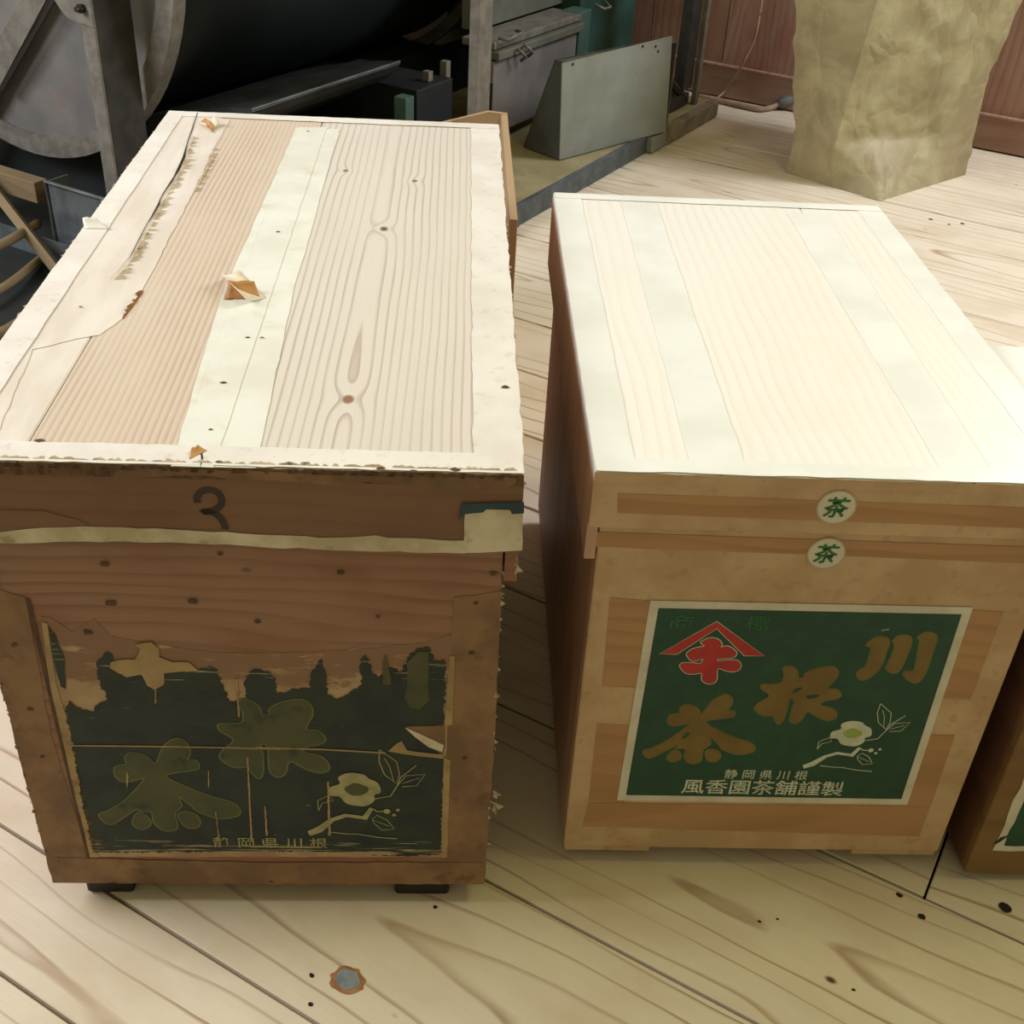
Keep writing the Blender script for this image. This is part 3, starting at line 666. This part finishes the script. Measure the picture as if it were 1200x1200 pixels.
gp = cr([(345,1005),(300,800),(262,560),(240,480),(255,445),(290,470),(345,485),(370,450),(400,435),(370,380),(360,330),(365,290),(400,262),(420,285),(408,320),(440,350),(500,345),(530,350),(545,385),(580,400),(605,385),(607,340),(680,335),(735,330),(770,318),(805,330),(830,400),(850,450),(915,440),(905,370),(935,330)]) + \
     cr2([(22,330),(40,335),(70,360),(75,420),(150,400),(200,400),(210,330),(240,290),(260,340),(265,420),(300,440),(340,420),(390,385),(385,290),(410,275),(430,340),(460,360),(470,330),(500,320),(540,340),(560,290),(600,250),(640,245),(660,300),(700,290),(696,530),(555,540),(640,600),(692,650),(685,1010),(560,1020),(200,1000)])
L.on_front('green_ground', jag(FP(gp), .0022, .0016, random.Random(48)), 'worn', lbl, .0009, .0002)
fpoly('label_border', cr([(180,165),(205,200),(240,290),(245,400),(225,390),(200,290)]), 'worn', .0009, lbl, .0006, .006, 49, .0002)
# mapping of the art of the newer label onto the older one
Ra, Rb = R.front(*Q[0]), R.front(*Q[2]); Rx0 = (R.front(*Q[0])[0]+R.front(*Q[3])[0])/2; Rx1 = (R.front(*Q[1])[0]+R.front(*Q[2])[0])/2
Rz0 = R.front(*Q[3])[1]; Rz1 = R.front(*Q[0])[1]
pairs = [((754, 882), (101, 952)), ((883.7, 874), (288, 951)), ((857.6, 817.8), (231, 864)), ((816, 893), (206, 970)), ((998.5, 857.6), (407.6, 928)), ((979, 837), (403, 898)), ((1031, 823), (429, 879))]
def fit1(k):
    A_ = [R.front(*p)[k] for p, _ in pairs]; B_ = [L.front(*q)[k] for _, q in pairs]; n = len(A_); ma, mb = sum(A_)/n, sum(B_)/n
    g = sum((x-ma)*(y-mb) for x, y in zip(A_, B_))/sum((x-ma)**2 for x in A_); return g, mb-g*ma
(gx, ox), (gz, oz) = fit1(0), fit1(1)
def convL(px, py):
    a, b = R.front(px, py); return (gx*a+ox, gz*b+oz)
art(L, convL, lbl, ['cha', 'cha_l', 'cha_r', 'ne'], 'oldgold', 'oldrim', .0013, .0016)
fpoly('lettering', cr2([(470,300),(480,270),(500,360),(498,385),(470,380)]), 'oldgold', .0013, lbl, .0002, .02, 50, .0002)
fpoly('lettering', cr2([(560,300),(600,262),(640,260),(640,440),(605,475),(570,465),(550,430),(560,380)]), 'oldgold', .0013, lbl, .0002, .02, 51, .0002)
art(L, convL, lbl, ['flower', 'branch'], 'oldpale', None, .0014, name='drawing')
art(L, convL, lbl, ['centre'], 'oldgold', None, .0018, name='drawing')
art_lines(L, convL, lbl, 'oldpale', .0017)
lab = lbl
text_px(L, lbl, '静 岡 県 川 根', 250, 985, 384, 987, 'oldpale', .0017, .004, hpx=12)
# torn places in the label: paper showing through, a folded corner
fpoly('torn_place', cr([(408,320),(410,300),(440,292),(500,290),(520,250),(500,235),(560,225),(590,250),(590,280),(640,300),(700,300),(735,330),(607,340),(608,380),(575,402),(545,385),(525,345),(470,355)]), 'oldstrip', .0012, lbl, .0005, .01, 52, .0003)
fpoly('torn_place', cr2([(555,538),(640,600),(690,645),(700,612),(698,534)]), 'Ltape', .0012, lbl, .0003, .02, 53, .0003)
fpoly('torn_place', cr2([(552,540),(600,560),(695,605),(690,630),(640,612),(590,575)]), 'Lwhite', .0018, lbl, .0003, .02, 54, .0004)
fpoly('torn_place', cr2([(490,628),(520,600),(540,590),(560,625),(640,635),(690,640),(695,655),(640,650),(560,640)]), 'oldstrip', .0016, lbl, .0003, .02, 55, .0003)
fpoly('crease', cr([(260,605),(600,608),(840,612),(1040,618),(1040,622),(840,617),(600,613),(260,609)]), 'oldstrip', .0017, lbl, .0002, .05, 56, .0001)
fpoly('crease', cr2([(0,612),(240,618),(480,632),(480,638),(240,624),(0,617)]), 'oldstrip', .0017, lbl, .0002, .05, 57, .0001)
for a in ([(914,650),(920,650),(936,960),(929,960)], [(771,700),(775,700),(775,760),(771,760)], [(797,850),(801,850),(816,960),(811,960)], [(872,360),(880,360),(889,500),(883,500)], [(470,700),(478,720),(470,780)], [(575,400),(580,400),(580,450),(575,450)]):
    fpoly('scratch', cr(a), 'oldstrip', .0019, lbl, .0003, .004, 58, .0001)
for a in ([(264,740),(271,740),(277,940),(269,940)], [(32,830),(37,830),(44,940),(38,940)]): fpoly('scratch', cr2(a), 'oldstrip', .0019, lbl, .0004, .004, 59, .0001)
fpoly('dark_score', [(30, 700), (36, 702), (105, 1004), (102, 1004), (68, 860)], 'pit', .0011, rL, .0002, .02, 60, .0001)
def vbits(path, n, size, seed, mat, par, y0):
    rr = random.Random(seed); bm = bmesh.new(); P = [Vector(p) for p in path]
    for i in range(n):
        t = rr.random()*(len(P)-1); j = min(int(t), len(P)-2); c = P[j].lerp(P[j+1], t-j)
        s = size*rr.uniform(.4, 1.4); y = y0-rr.uniform(0, 1)*size*.6
        v = [bm.verts.new((c.x+rr.uniform(-s, s)*.5, y0, c.y-s*.6)), bm.verts.new((c.x+rr.uniform(0, s), y, c.y)), bm.verts.new((c.x+rr.uniform(-s, s)*.4, y0, c.y+s*.6))]
        bm.faces.new(v)
    bmesh.ops.solidify(bm, geom=bm.faces[:], thickness=.0004)
    obj('torn_paper', bm, mat, par)['kind'] = 'stuff'
xr = L.w-L.ins
vbits([(xr, .04), (xr, .25), (xr, .44)], 45, .005, 61, 'Lbits', rL, L.ins)
vbits([(xr+.004, .135), (xr+.004, .165)], 6, .012, 62, 'Lbits', rL, L.ins+.002)
vbits([(L.ins, .04), (L.ins, .25), (L.ins, .44)], 40, .004, 63, 'Ltape', rL, L.ins)
vbits([(L.w-.003, .455), (L.w-.003, .43)], 8, .008, 64, 'Lbits', lidL, .012)
bm = bmesh.new()
for (px, py, r) in [(122, 660, .0032), (226, 704, .0036), (258, 648, .002), (302, 728, .0026), (399, 670, .0024), (579, 671, .0028), (17, 755, .0028), (553, 764, .0028), (443, 722, .0018), (130, 706, .004), (104, 740, .0036), (545, 888, .0022), (50, 886, .002), (36, 830, .0025), (318, 1032, .002), (558, 706, .002)]:
    q2 = L.front(px, py); prism_bm(blob(q2, r*1.2, r*.8, 8, .3, r9), .0002, lambda a, b, c: (a, L.ins-.0012-c, b), bm)
obj('pits', bm, 'pit', rL)['kind'] = 'stuff'
# casters at the corners and a batten
for x0, x1 in ((.040, .088), (L.w-.105, L.w-.048)):
    for y in (L.ins+.008, L.d-.075):
        f = box('foot', (x0, y, .0), (x1, y+.04, L.zb), 'black', rL, .004)
box('batten', (L.w-.10, L.ins+.004, L.zb-.006), (L.w-L.ins-.012, L.ins+.030, L.zb), 'Ltape', rL, .001)

# ------------------------------------------------------------------ third chest at the right edge
r3 = thing('tea_chest', 'dark tea chest cut off by the right edge, greyish lid beside the pale one', 'wooden chest', (.502, .829, 0), .06)
T = Chest((.502, .829), .06, .43, .300, .5, .445, .012, .011, r3)
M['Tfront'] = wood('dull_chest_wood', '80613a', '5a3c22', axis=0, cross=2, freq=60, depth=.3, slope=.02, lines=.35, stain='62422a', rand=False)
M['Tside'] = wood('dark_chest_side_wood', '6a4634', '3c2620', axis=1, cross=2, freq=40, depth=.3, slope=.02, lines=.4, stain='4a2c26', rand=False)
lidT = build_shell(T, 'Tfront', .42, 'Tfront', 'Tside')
obj('lid_board', box_bm((0, 0, T.zt-.0095), (.2, T.d, T.zt), .0012, 2), 'Rtape', lidT)
obj('lid_board', box_bm((.2008, 0, T.zt-.0095), (T.w, T.d, T.zt), .0012, 2), 'Rtape', lidT)
bits([(.001, .05), (.001, .28)], 14, .004, 1, 71, T.zt+.0002, mat='ink', par=lidT, rise=.2)
p0 = T.front(1163, 996); 
t_l = T.on_front('label', jag(rect(p0[0], p0[1], p0[0]+.34, p0[1]+.27), .02, .0015, random.Random(72)), 'white', r3, .0003)
T.on_front('green_ground', jag(rect(p0[0]+.010, p0[1]+.008, p0[0]+.33, p0[1]+.26), .012, .002, random.Random(73)), 'green', t_l, .0007, .0002)
q3 = T.front(1168, 985); T.on_front('tear', [(q3[0]-.002, q3[1]-.006), (q3[0]+.004, q3[1]), (q3[0]+.010, q3[1]+.010), (q3[0]+.002, q3[1]+.006)], 'black', t_l, .001, .0002)
for x in (.05, T.w-.06):
    for y in (.06, T.d-.06): box('foot', (x-.012, y-.012, 0), (x+.012, y+.012, T.zb), 'black', r3, .001)
#@@PART3
# ------------------------------------------------------------------ open wooden box behind the older chest
zc = .40; crot = .066
A = on_z(591, 134, zc); mcr = Matrix.Rotation(-crot, 4, 'Z') @ Matrix.Translation(Vector((-A.x, -A.y, 0)))
fy = (mcr @ Vector((-.07, 1.675, 0))).y          # stops just behind the older chest
rc = thing('wooden_crate', 'open thin-walled wooden box standing behind the weathered tea chest', 'box', (A.x, A.y, 0), crot)
box('side_board', (-.006, fy, 0), (.006, 0, zc), 'crate', rc, .001)
box('side_board', (-.36, fy, 0), (-.348, 0, zc*.86), 'crate', rc, .001)
obj('back_board', prism_bm([(-.36, 0), (.006, 0), (.006, zc), (-.03, zc+.003), (-.13, zc-.025), (-.36, zc*.86)], .010, lambda a, b, c: (a, .0005+c, b)), 'crate', rc)
box('front_board', (-.3475, fy, 0), (-.0065, fy+.010, zc*.8), 'crate', rc, .001)
box('bottom_board', (-.3475, fy+.0105, 0), (-.0065, -.0005, .01), 'crate', rc)

# ------------------------------------------------------------------ tea machine behind
mc = thing('tea_machine', 'old dark drum tea-processing machine with grey steel frame, behind the chests', 'machine', (0, 0, 0), ANG)
DC = (-2.268, .624); DR = .496
def ring_bm(cu, cz, ro, ri, n0, n1, seg=72, bm=None):
    bm = bm or bmesh.new(); V = []
    for r, n in ((ro, n0), (ro, n1), (ri, n1), (ri, n0)): V.append([bm.verts.new((cu+r*math.cos(2*PI*k/seg), n, cz+r*math.sin(2*PI*k/seg))) for k in range(seg)])
    for q_ in range(4):
        a, b = V[q_], V[(q_+1) % 4]
        for k in range(seg): bm.faces.new((a[k], a[(k+1) % seg], b[(k+1) % seg], b[k]))
    return bm
def disc_bm(cu, cz, r, n0, n1, seg=72):
    bm = bmesh.new(); a = [bm.verts.new((cu+r*math.cos(2*PI*k/seg), n0, cz+r*math.sin(2*PI*k/seg))) for k in range(seg)]; b = [bm.verts.new((v.co.x, n1, v.co.z)) for v in a]
    bm.faces.new(a); bm.faces.new(b)
    for k in range(seg): bm.faces.new((a[k], a[(k+1) % seg], b[(k+1) % seg], b[k]))
    return bm
dr = obj('drum', disc_bm(*DC, DR-.05, 1.80, 3.02), 'drum', mc, False)
for p in dr.data.polygons: p.use_smooth = len(p.vertices) == 4
obj('end_plate', disc_bm(*DC, DR-.045, 1.776, 1.7995), 'steel', mc)
obj('rim', ring_bm(*DC, DR, DR-.045, 1.765, 1.80), 'frame', mc)
obj('rim', ring_bm(*DC, DR, DR-.03, 2.99, 3.015), 'frame', mc)
# front leg (angle iron: pale face and dark face), plate with bolt, diagonal strap
def leg(name, px, py, n, wu, wn, z1, mat, z0=0.0):
    u0, _ = on_n(px, py, n); return ubox(name, (u0-wu, n, z0), (u0, n+wn, z1), mat, mc, .001)
u_leg, _ = on_n(120, 100, 1.655)
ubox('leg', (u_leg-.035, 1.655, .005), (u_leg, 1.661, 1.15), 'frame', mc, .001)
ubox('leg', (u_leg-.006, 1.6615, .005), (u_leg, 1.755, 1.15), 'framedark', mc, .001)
g0 = on_n(106, 28, 1.649); g1 = on_n(60, 0, 1.649)
obj('gusset_plate', prism_bm([(g0[0]+.006, g0[1]-.006), (g0[0]+.006, 1.0), (g1[0]-.02, 1.0), (g1[0], g1[1]+.01), (g1[0]+.025, g0[1]+.010), (g1[0]+.04, g0[1]-.0)], .004, lambda a, b, c: (a, 1.654-c, b)), 'frame', mc)
bu, bz = on_n(95, 10, 1.645)
bbm = bmesh.new(); tube_bm([(bu, 1.649, bz), (bu, 1.639, bz)], .009, 6, bbm); tube_bm([(bu, 1.639, bz), (bu, 1.631, bz)], .005, 8, bbm); obj('bolt', bbm, 'bolt', mc)
s0, s1 = on_n(-15, 100, 1.79), on_n(-15, 130, 1.79)
ta, tb = on_n(38, -20, 1.745), on_n(66, -20, 1.745); tc_, td = on_n(-40, 140, 1.745), on_n(-40, 60, 1.745)
obj('brace', prism_bm([ta, tb, on_n(-10, 122, 1.745), on_n(-60, 205, 1.745), on_n(-60, 160, 1.745), on_n(-10, 62, 1.745)], .006, lambda a, b, c: (a, 1.747-c, b)), 'frame', mc)
obj('brace_edge', prism_bm([on_n(60, 0, 1.738), on_n(65, 0, 1.738), on_n(3, 108, 1.738), on_n(-2, 105, 1.738)], .003, lambda a, b, c: (a, 1.740-c, b)), 'gap', mc)
# trough under the drum
prof = [(-2.02, .235), (-1.93, .262), (-1.84, .286), (-1.76, .303), (-1.70, .312), (-1.696, .306), (-1.712, .285), (-1.74, .262), (-1.80, .235), (-1.90, .18), (-2.01, .14)]
bm = bmesh.new(); a = [bm.verts.new((x, 1.87, z)) for x, z in prof]; b = [bm.verts.new((x, 2.40, z)) for x, z in prof]; n_ = len(prof)
for i in range(n_): bm.faces.new((a[i], a[(i+1) % n_], b[(i+1) % n_], b[i]))
bm.faces.new(a); bm.faces.new(b)
obj('trough', bm, 'trough', mc)
obj('trough_bead', tube_bm([(-1.697, 1.87, .311), (-1.697, 2.40, .311)], .003, 8), 'galv', mc)
ubox('lower_casing', (-2.3, 1.9, .051), (-1.74, 2.55, .135), 'drumdark', mc, .004)
ubox('rear_casing', (-2.5, 2.2, .051), (-1.98, 3.6, .20), 'drumdark', mc, .004)
ubox('under_casing', (-3.4, 1.96, .0), (-2.62, 2.6, .16), 'drumdark', mc, .004)
ubox('added_dark_plate', (-3.4, 1.57, .0), (-1.78, 1.835, .0045), 'drumdark', mc, .001)  # plate added to darken the lit strip of floor before the casing
ubox('front_casing', (-3.4, 1.84, .0), (-1.92, 1.945, .14), 'drumdark', mc, .004)
ubox('green_leg', (-1.665, 2.33, .051), (-1.63, 2.365, .25), 'mgreen2', mc, .002)
ubox('side_casing', (-1.95, 2.42, .051), (-1.66, 2.58, .245), 'drumdark', mc, .003)
ubox('bracket', (-1.70, 2.50, .246), (-1.68, 2.52, .27), 'frame', mc, .001)
ubox('bracket', (-1.70, 2.58, .10), (-1.68, 2.60, .28), 'frame', mc, .001)
# right-hand upright, cabinet, green casing
up0, _z = on_u(566, 130, -1.39)
ubox('upright', (-1.415, up0-.028, .05), (-1.39, up0+.028, 1.2), 'frame', mc, .002)
ubox('upright_flange', (-1.41, up0+.029, .05), (-1.385, up0+.033, .33), 'framedark', mc, .0005)
for k in range(3): pass
ubox('cabinet', (-1.66, 2.68, .085), (-1.60, 3.135, .275), 'cabinet', mc, .004)
ubox('ledge', (-1.66, 2.68, .279), (-1.585, 3.15, .300), 'cabinet2', mc, .003)
ubox('ledge', (-1.70, 2.68, .303), (-1.60, 3.16, .322), 'frame', mc, .003)
ubox('upper_panel', (-1.74, 2.74, .325), (-1.70, 3.55, .75), 'cabinet2', mc, .002)
for (px, py) in ((606, 58), (614, 53)):
    n1, z1 = on_u(px, py, -1.58); 
    hb = bmesh.new(); tube_bm([(-1.58, n1, z1), (-1.565, n1, z1-.004), (-1.56, n1+.012, z1-.018), (-1.575, n1+.014, z1-.03)], .0045, 8, hb); obj('latch', hb, 'frame', mc, True)
n1, z1 = on_u(600, 42, -1.59); hb = bmesh.new(); tube_bm([(-1.60, n1-.05, z1), (-1.575, n1-.045, z1), (-1.575, n1+.03, z1+.006), (-1.60, n1+.035, z1+.006)], .004, 8, hb); obj('latch', hb, 'frame', mc, True)
n1, z1 = on_u(705, 3, -1.59); hb = bmesh.new(); tube_bm([(-1.60, n1-.03, z1), (-1.57, n1-.02, z1-.012), (-1.57, n1+.02, z1-.012), (-1.60, n1+.03, z1)], .004, 8, hb); obj('latch', hb, 'frame', mc, True)
ubox('green_post', (-1.66, 3.145, .05), (-1.60, 3.215, .325), 'mgreen2', mc, .003)
ubox('green_casing', (-2.1, 3.22, .05), (-1.64, 3.60, .7), 'mgreen', mc, .004)
# far end frame: angle-iron post with brace and shoe
pe, _z = on_u(818, 100, -1.345)
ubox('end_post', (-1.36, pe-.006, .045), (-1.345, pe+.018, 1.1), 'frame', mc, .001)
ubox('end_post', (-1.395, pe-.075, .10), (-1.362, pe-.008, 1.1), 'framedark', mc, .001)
obj('end_brace', tube_bm([(-1.40, pe-.20, .19), (-1.37, pe-.03, .07)], .012, 6), 'framedark', mc)
ubox('shoe', (-1.48, pe-.14, .05), (-1.365, pe-.01, .085), 'framedark', mc, .003)
# plinth: plywood deck with steel edge and timber rail
ubox('deck', (-2.6, 1.95, .0), (-1.335, 3.56, .048), 'ply', mc, .003)
nj, _ = on_u(758, 175, -1.32)
ubox('steel_edge', (-1.333, 1.95, .001), (-1.322, nj, .050), 'blueangle', mc, .001)
ubox('edge_lip', (-1.336, 1.95, .0505), (-1.322, nj, .0520), 'galv', mc, .0005)
ubox('timber_rail', (-1.333, nj+.004, .001), (-1.305, nj+.10, .046), 'panel', mc, .004)
ubox('timber_rail', (-1.333, nj+.103, .001), (-1.303, 3.56, .050), 'rail', mc, .004)

# off-white sheet metal box on the deck
zf = .0516
P0 = on_z(655, 187, zf); P1 = on_z(782, 153, zf); d = P1-P0; ang = math.atan2(d.y, d.x); LW = d.length
wb = thing('sheet_metal_box', 'off-white sheet metal box standing on the plywood deck of the machine', 'metal box', (P0.x, P0.y, zf), ang)
m3 = Matrix.Rotation(-ang, 4, 'Z') @ Matrix.Translation(-P0)
nrm = Vector((-math.sin(ang), math.cos(ang), 0))
tl = m3 @ hit(658, 74, P0, nrm); tr = m3 @ hit(787, 42, P0, nrm); br = m3 @ hit(779, 156, P0, nrm)
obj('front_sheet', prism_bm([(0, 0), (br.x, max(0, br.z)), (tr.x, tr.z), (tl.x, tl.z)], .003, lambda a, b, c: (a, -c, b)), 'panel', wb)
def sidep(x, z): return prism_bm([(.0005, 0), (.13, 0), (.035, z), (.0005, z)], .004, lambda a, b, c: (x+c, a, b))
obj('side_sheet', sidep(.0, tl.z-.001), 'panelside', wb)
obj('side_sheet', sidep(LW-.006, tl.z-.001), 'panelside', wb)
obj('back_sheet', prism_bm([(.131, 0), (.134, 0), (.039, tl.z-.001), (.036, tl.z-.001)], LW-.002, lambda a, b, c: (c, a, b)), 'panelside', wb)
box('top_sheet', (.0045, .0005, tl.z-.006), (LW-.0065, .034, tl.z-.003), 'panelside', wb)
for (px, py) in ((670, 75), (752, 54), (767, 54), (770, 60)):
    q4 = m3 @ hit(px, py, P0, nrm); obj('screw', tube_bm([(q4.x, -.003, q4.z), (q4.x, -.005, q4.z)], .0035, 8), 'bolt', wb)

# galvanised bin, timber bar and strut, sticks at the far left
gN = 1.585
c = [on_n(*p, gN) for p in ((54, 212), (116, 218), (122, 300), (80, 300))]
gb = thing('galvanised_bin', 'blue-grey galvanised sheet bin beside the machine leg at far left', 'bin', unz(c[0][0], gN, .0055), ANG)
W0 = c[1][0]-c[0][0]+.06; H0 = c[0][1]-.0055
box('front_sheet', (0, 0, .0), (W0, .003, H0), 'galv', gb)
box('side_sheet', (0, .0035, 0), (.003, .055, H0), 'galv', gb)
box('side_sheet', (W0-.003, .0035, 0), (W0, .055, H0), 'galv', gb)
box('bottom_sheet', (.0035, .0035, 0), (W0-.0035, .055, .003), 'galv', gb)
obj('rolled_edge', tube_bm([(0, -.003, 0), (0, -.003, H0), (W0, -.003, H0)], .004, 8), 'galv', gb)
a0 = on_n(-30, 205, 1.60); a1 = on_n(50, 212, 1.60); a2 = on_n(50, 235, 1.60)
tb_ = thing('timber_bar', 'short horizontal wooden bar beside the galvanised bin', 'timber', unz(a1[0], 1.60, 0), ANG)
box('bar', (-.32, -.02, a2[1]), (-.004, .015, a1[1]), 'beam', tb_, .002)
box('post', (-.32, -.02, .0055), (-.28, .015, a2[1]-.0005), 'beam', tb_, .002)
b0 = hit(-4, 226, unz(0, 1.55, 0), N); b1 = on_z(120, 400, .02)
b1 = hit(66, 316, unz(0, 1.50, 0), N)
dirv = (b1-b0); low = b0 + dirv*((b0.z-.012)/(b0.z-b1.z)); 
lb = bmesh.new(); tube_bm([b0-dirv*.3, low], .013, 4, lb)
tag(obj('timber_strut', lb, 'beam'), 'slanting wooden strut leaning below the horizontal bar at far left', 'timber')
for i, (x0, y0, x1, y1, h0, h1, r, lbn) in enumerate(((-30, 300, 44, 262, .10, .06, .010, 'short knobbly stick lying low behind the slanting strut'), (-20, 352, 52, 300, .03, .014, .009, 'thin dark stick on the floor left of the weathered chest'), (-20, 400, 40, 368, .03, .020, .012, 'thick brown stick nearest the weathered chest at far left'))):
    tag(obj('stick', tube_bm(smooth_path([on_z(x0, y0, h0), on_z((x0+x1)/2, (y0+y1)/2+3, (h0+h1)/2+.004), on_z(x1, y1, h1)]), r, 8), 'beam', None, True), lbn, 'stick')

ct = [on_z(-60, 330, .03), on_z(70, 300, .03), on_z(60, 400, .03), on_z(-60, 420, .03)]
tc = thing('added_dark_tray', 'dark shallow tray added to darken the floor below the slanting strut at far left', 'tray', unz(-2.05, 1.02, 0), ANG)  # tray added so that this brightly lit floor reads dark
box('tray_floor', (-.9, -.02, .0), (.42, .54, .004), 'drumdark', tc, .001)
for lo, hi in (((-.9, -.02, .0045), (.42, -.016, .05)), ((.416, -.0155, .0045), (.42, .5355, .05)), ((-.9, .536, .0045), (.42, .54, .05)), ((-.9, -.0155, .0045), (-.896, .5355, .05))): box('rim', lo, hi, 'galv', tc)
for i, (n0, n1, lbn) in enumerate(((.70, .80, 'weathered dark plank on the floor at far left, nearest the chest corner'), (.84, .96, 'weathered dark plank on the floor at far left, just in front of the added dark tray'))):
    pk = ubox('loose_plank', (-2.9, n0, .0005), (-1.62+.1*i, n1, .022), 'darkplank', None, .002); tag(pk, lbn, 'plank')

# ------------------------------------------------------------------ cables at the wall
pc = [hit(x, y, unz(0, WN-.07, 0), N) for x, y in ((895, -30), (893, 0), (886, 40), (878, 60), (866, 82))] + [unz(-1.36, 3.70, .02), unz(-1.33, 3.64, .006), unz(-1.29, 3.58, .0045)]
p_, q_ = on_z(848, 108, .02), on_z(826, 125, .005); pc[-3] = p_; pc[-2] = q_; pc[-1] = q_+Vector((-.03, -.05, 0)); pc[-1].z = .005
tag(obj('cable', tube_bm(smooth_path(pc), .0035, 8), 'cable', None, True), 'thin tan cable hanging down in front of the wooden wall', 'cable')
pd = [on_z(818, 112, .009), on_z(840, 117, .009), on_z(870, 124, .009), on_z(890, 128, .009), on_z(904, 126, .010), on_z(912, 122, .02)]
ec = thing('power_cord', 'thick pinkish cord with grey plug on the floor along the wall', 'cord')
obj('cord', tube_bm(smooth_path(pd), .0085, 10), 'cord', ec, True)
pb = bmesh.new(); tube_bm([pd[-1], pd[-1]+Vector((.02, .004, .008)), pd[-1]+Vector((.05, .012, .018)), pd[-1]+Vector((.065, .015, .022))], [.013, .019, .019, .014], 10, pb)
obj('plug', pb, 'plug', ec, True)

# ------------------------------------------------------------------ kraft paper sack
fL, fF, fR = on_z(922, 203, 0), on_z(1031, 236, 0), on_z(1131, 205, 0); fB = fL+(fR-fF)*.9
def at_plane(px, py, base): return hit(px, py, base, N)
sk = []
def lerp(a, b, t): return a+(b-a)*t
# section points in order: left, crease-left, front, face-mid, right, back-right, back, back-left
def section(zf_, Lp, Cp, Fp, Mp, Rp, Bp): return [Lp, Cp, Fp, Mp, Rp, lerp(Rp, Bp, .5), Bp, lerp(Bp, Lp, .5)]
cz = hit(983, 150, lerp(fL, fF, .5), (fF-fL).cross(ZZ).normalized()); 
def vert(px, py, at):   # point on the vertical through "at", shifted sideways to sit on the pixel
    nn = Vector((at.x-CAM.x, at.y-CAM.y, 0)).normalized(); return hit(px, py, at, nn)
L0, F0, R0, B0 = fL, fF, fR, fB
secs = [section(0, L0, lerp(L0, F0, .5), F0, lerp(F0, R0, .5), R0, B0)]
Lv = vert(929, 160, L0); Cv = vert(983, 150, lerp(L0, F0, .55)); Rv = vert(1143, 160, R0)
Lv1 = vert(927, 100, L0); Cv1 = vert(1002, 85, Cv); Rv1 = vert(1162, 80, R0)
Lv2 = vert(930, 0, L0); Cv2 = vert(1027, 0, Cv); Rv2 = vert(1197, 0, R0)
def zset(p, z): q_ = p.copy(); q_.z = z; return q_
def row(z, l, c_, r_, b_, bulge):
    l, c_, r_, b_ = [zset(p, z) for p in (l, c_, r_, b_)]
    f_ = lerp(c_, r_, .30); m_ = lerp(c_, r_, .58); o_ = (c_-b_).normalized()*bulge
    return section(z, l, c_, f_+o_*.5, m_+o_, r_, b_)
zc1, zc2, zc3 = (Lv.z+Cv.z+Rv.z)/3, (Lv1.z+Cv1.z+Rv1.z)/3, (Lv2.z+Cv2.z+Rv2.z)/3
rows = [secs[0], row(zc1, Lv, Cv, Rv, B0+Vector((.02, .03, 0)), .012), row(zc2, Lv1, Cv1, Rv1, B0+Vector((.03, .05, 0)), .022), row(zc3, Lv2, Cv2, Rv2, B0+Vector((.04, .07, 0)), .018)]
ex = [p+(p-q_)*.8 for p, q_ in zip(rows[-1], rows[-2])]; rows.append([zset(p, zc3+.14) for p in ex])
rows.append([lerp(p, (rows[-1][0]+rows[-1][4])*.5, .25)+Vector((0, 0, .12)) for p in rows[-1]])
bm = bmesh.new(); NS = 9; NR = 14
grid = []
from mathutils import noise as mn
for i in range(len(rows)-1):
    for s_ in range(NR+(i == len(rows)-2)):
        t = s_/NR; ring = [lerp(rows[i][k], rows[i+1][k], t) for k in range(8)]
        pts = []
        for k in range(8):
            for e in range(NS): pts.append(lerp(ring[k], ring[(k+1) % 8], e/NS))
        z_ = sum(p.z for p in pts)/len(pts); cc = sum(pts, Vector())/len(pts); out = []
        for k, p in enumerate(pts):
            w_ = min(1, z_/.06)
            def rid(v): return 1-abs(mn.noise(v))*2.2
            q1 = Vector((p.x*5+p.z*3, p.y*5, p.z*6)); q2 = Vector((p.x*11-p.z*8+5, p.y*11, p.z*9+3))
            nv = max(0, rid(q1))**3*.008+max(0, rid(q2))**4*.005+mn.noise(p*6)*.004-.003
            dd = (p-cc); dd.z = 0; out.append(p+dd.normalized()*nv*w_)
        grid.append(out)
vs = [[bm.verts.new(p) for p in r_] for r_ in grid]
for a, b in zip(vs, vs[1:]):
    for k in range(len(a)):
        f_ = bm.faces.new((a[k], a[(k+1) % len(a)], b[(k+1) % len(a)], b[k])); f_.smooth = True
bm.faces.new(vs[0]); bm.faces.new(vs[-1])
bm.verts.index_update(); sharp_cols = {0, NS, 2*NS, 4*NS}
bm.edges.ensure_lookup_table()
for a, b in zip(vs, vs[1:]):
    for k in (0, NS, 4*NS):
        e_ = bm.edges.get((a[k], b[k]))
        if e_: e_.smooth = False
so = obj('paper_sack', bm, 'sack')
tag(so, 'tall creased brown kraft paper sack standing on the floor by the wall', 'sack')
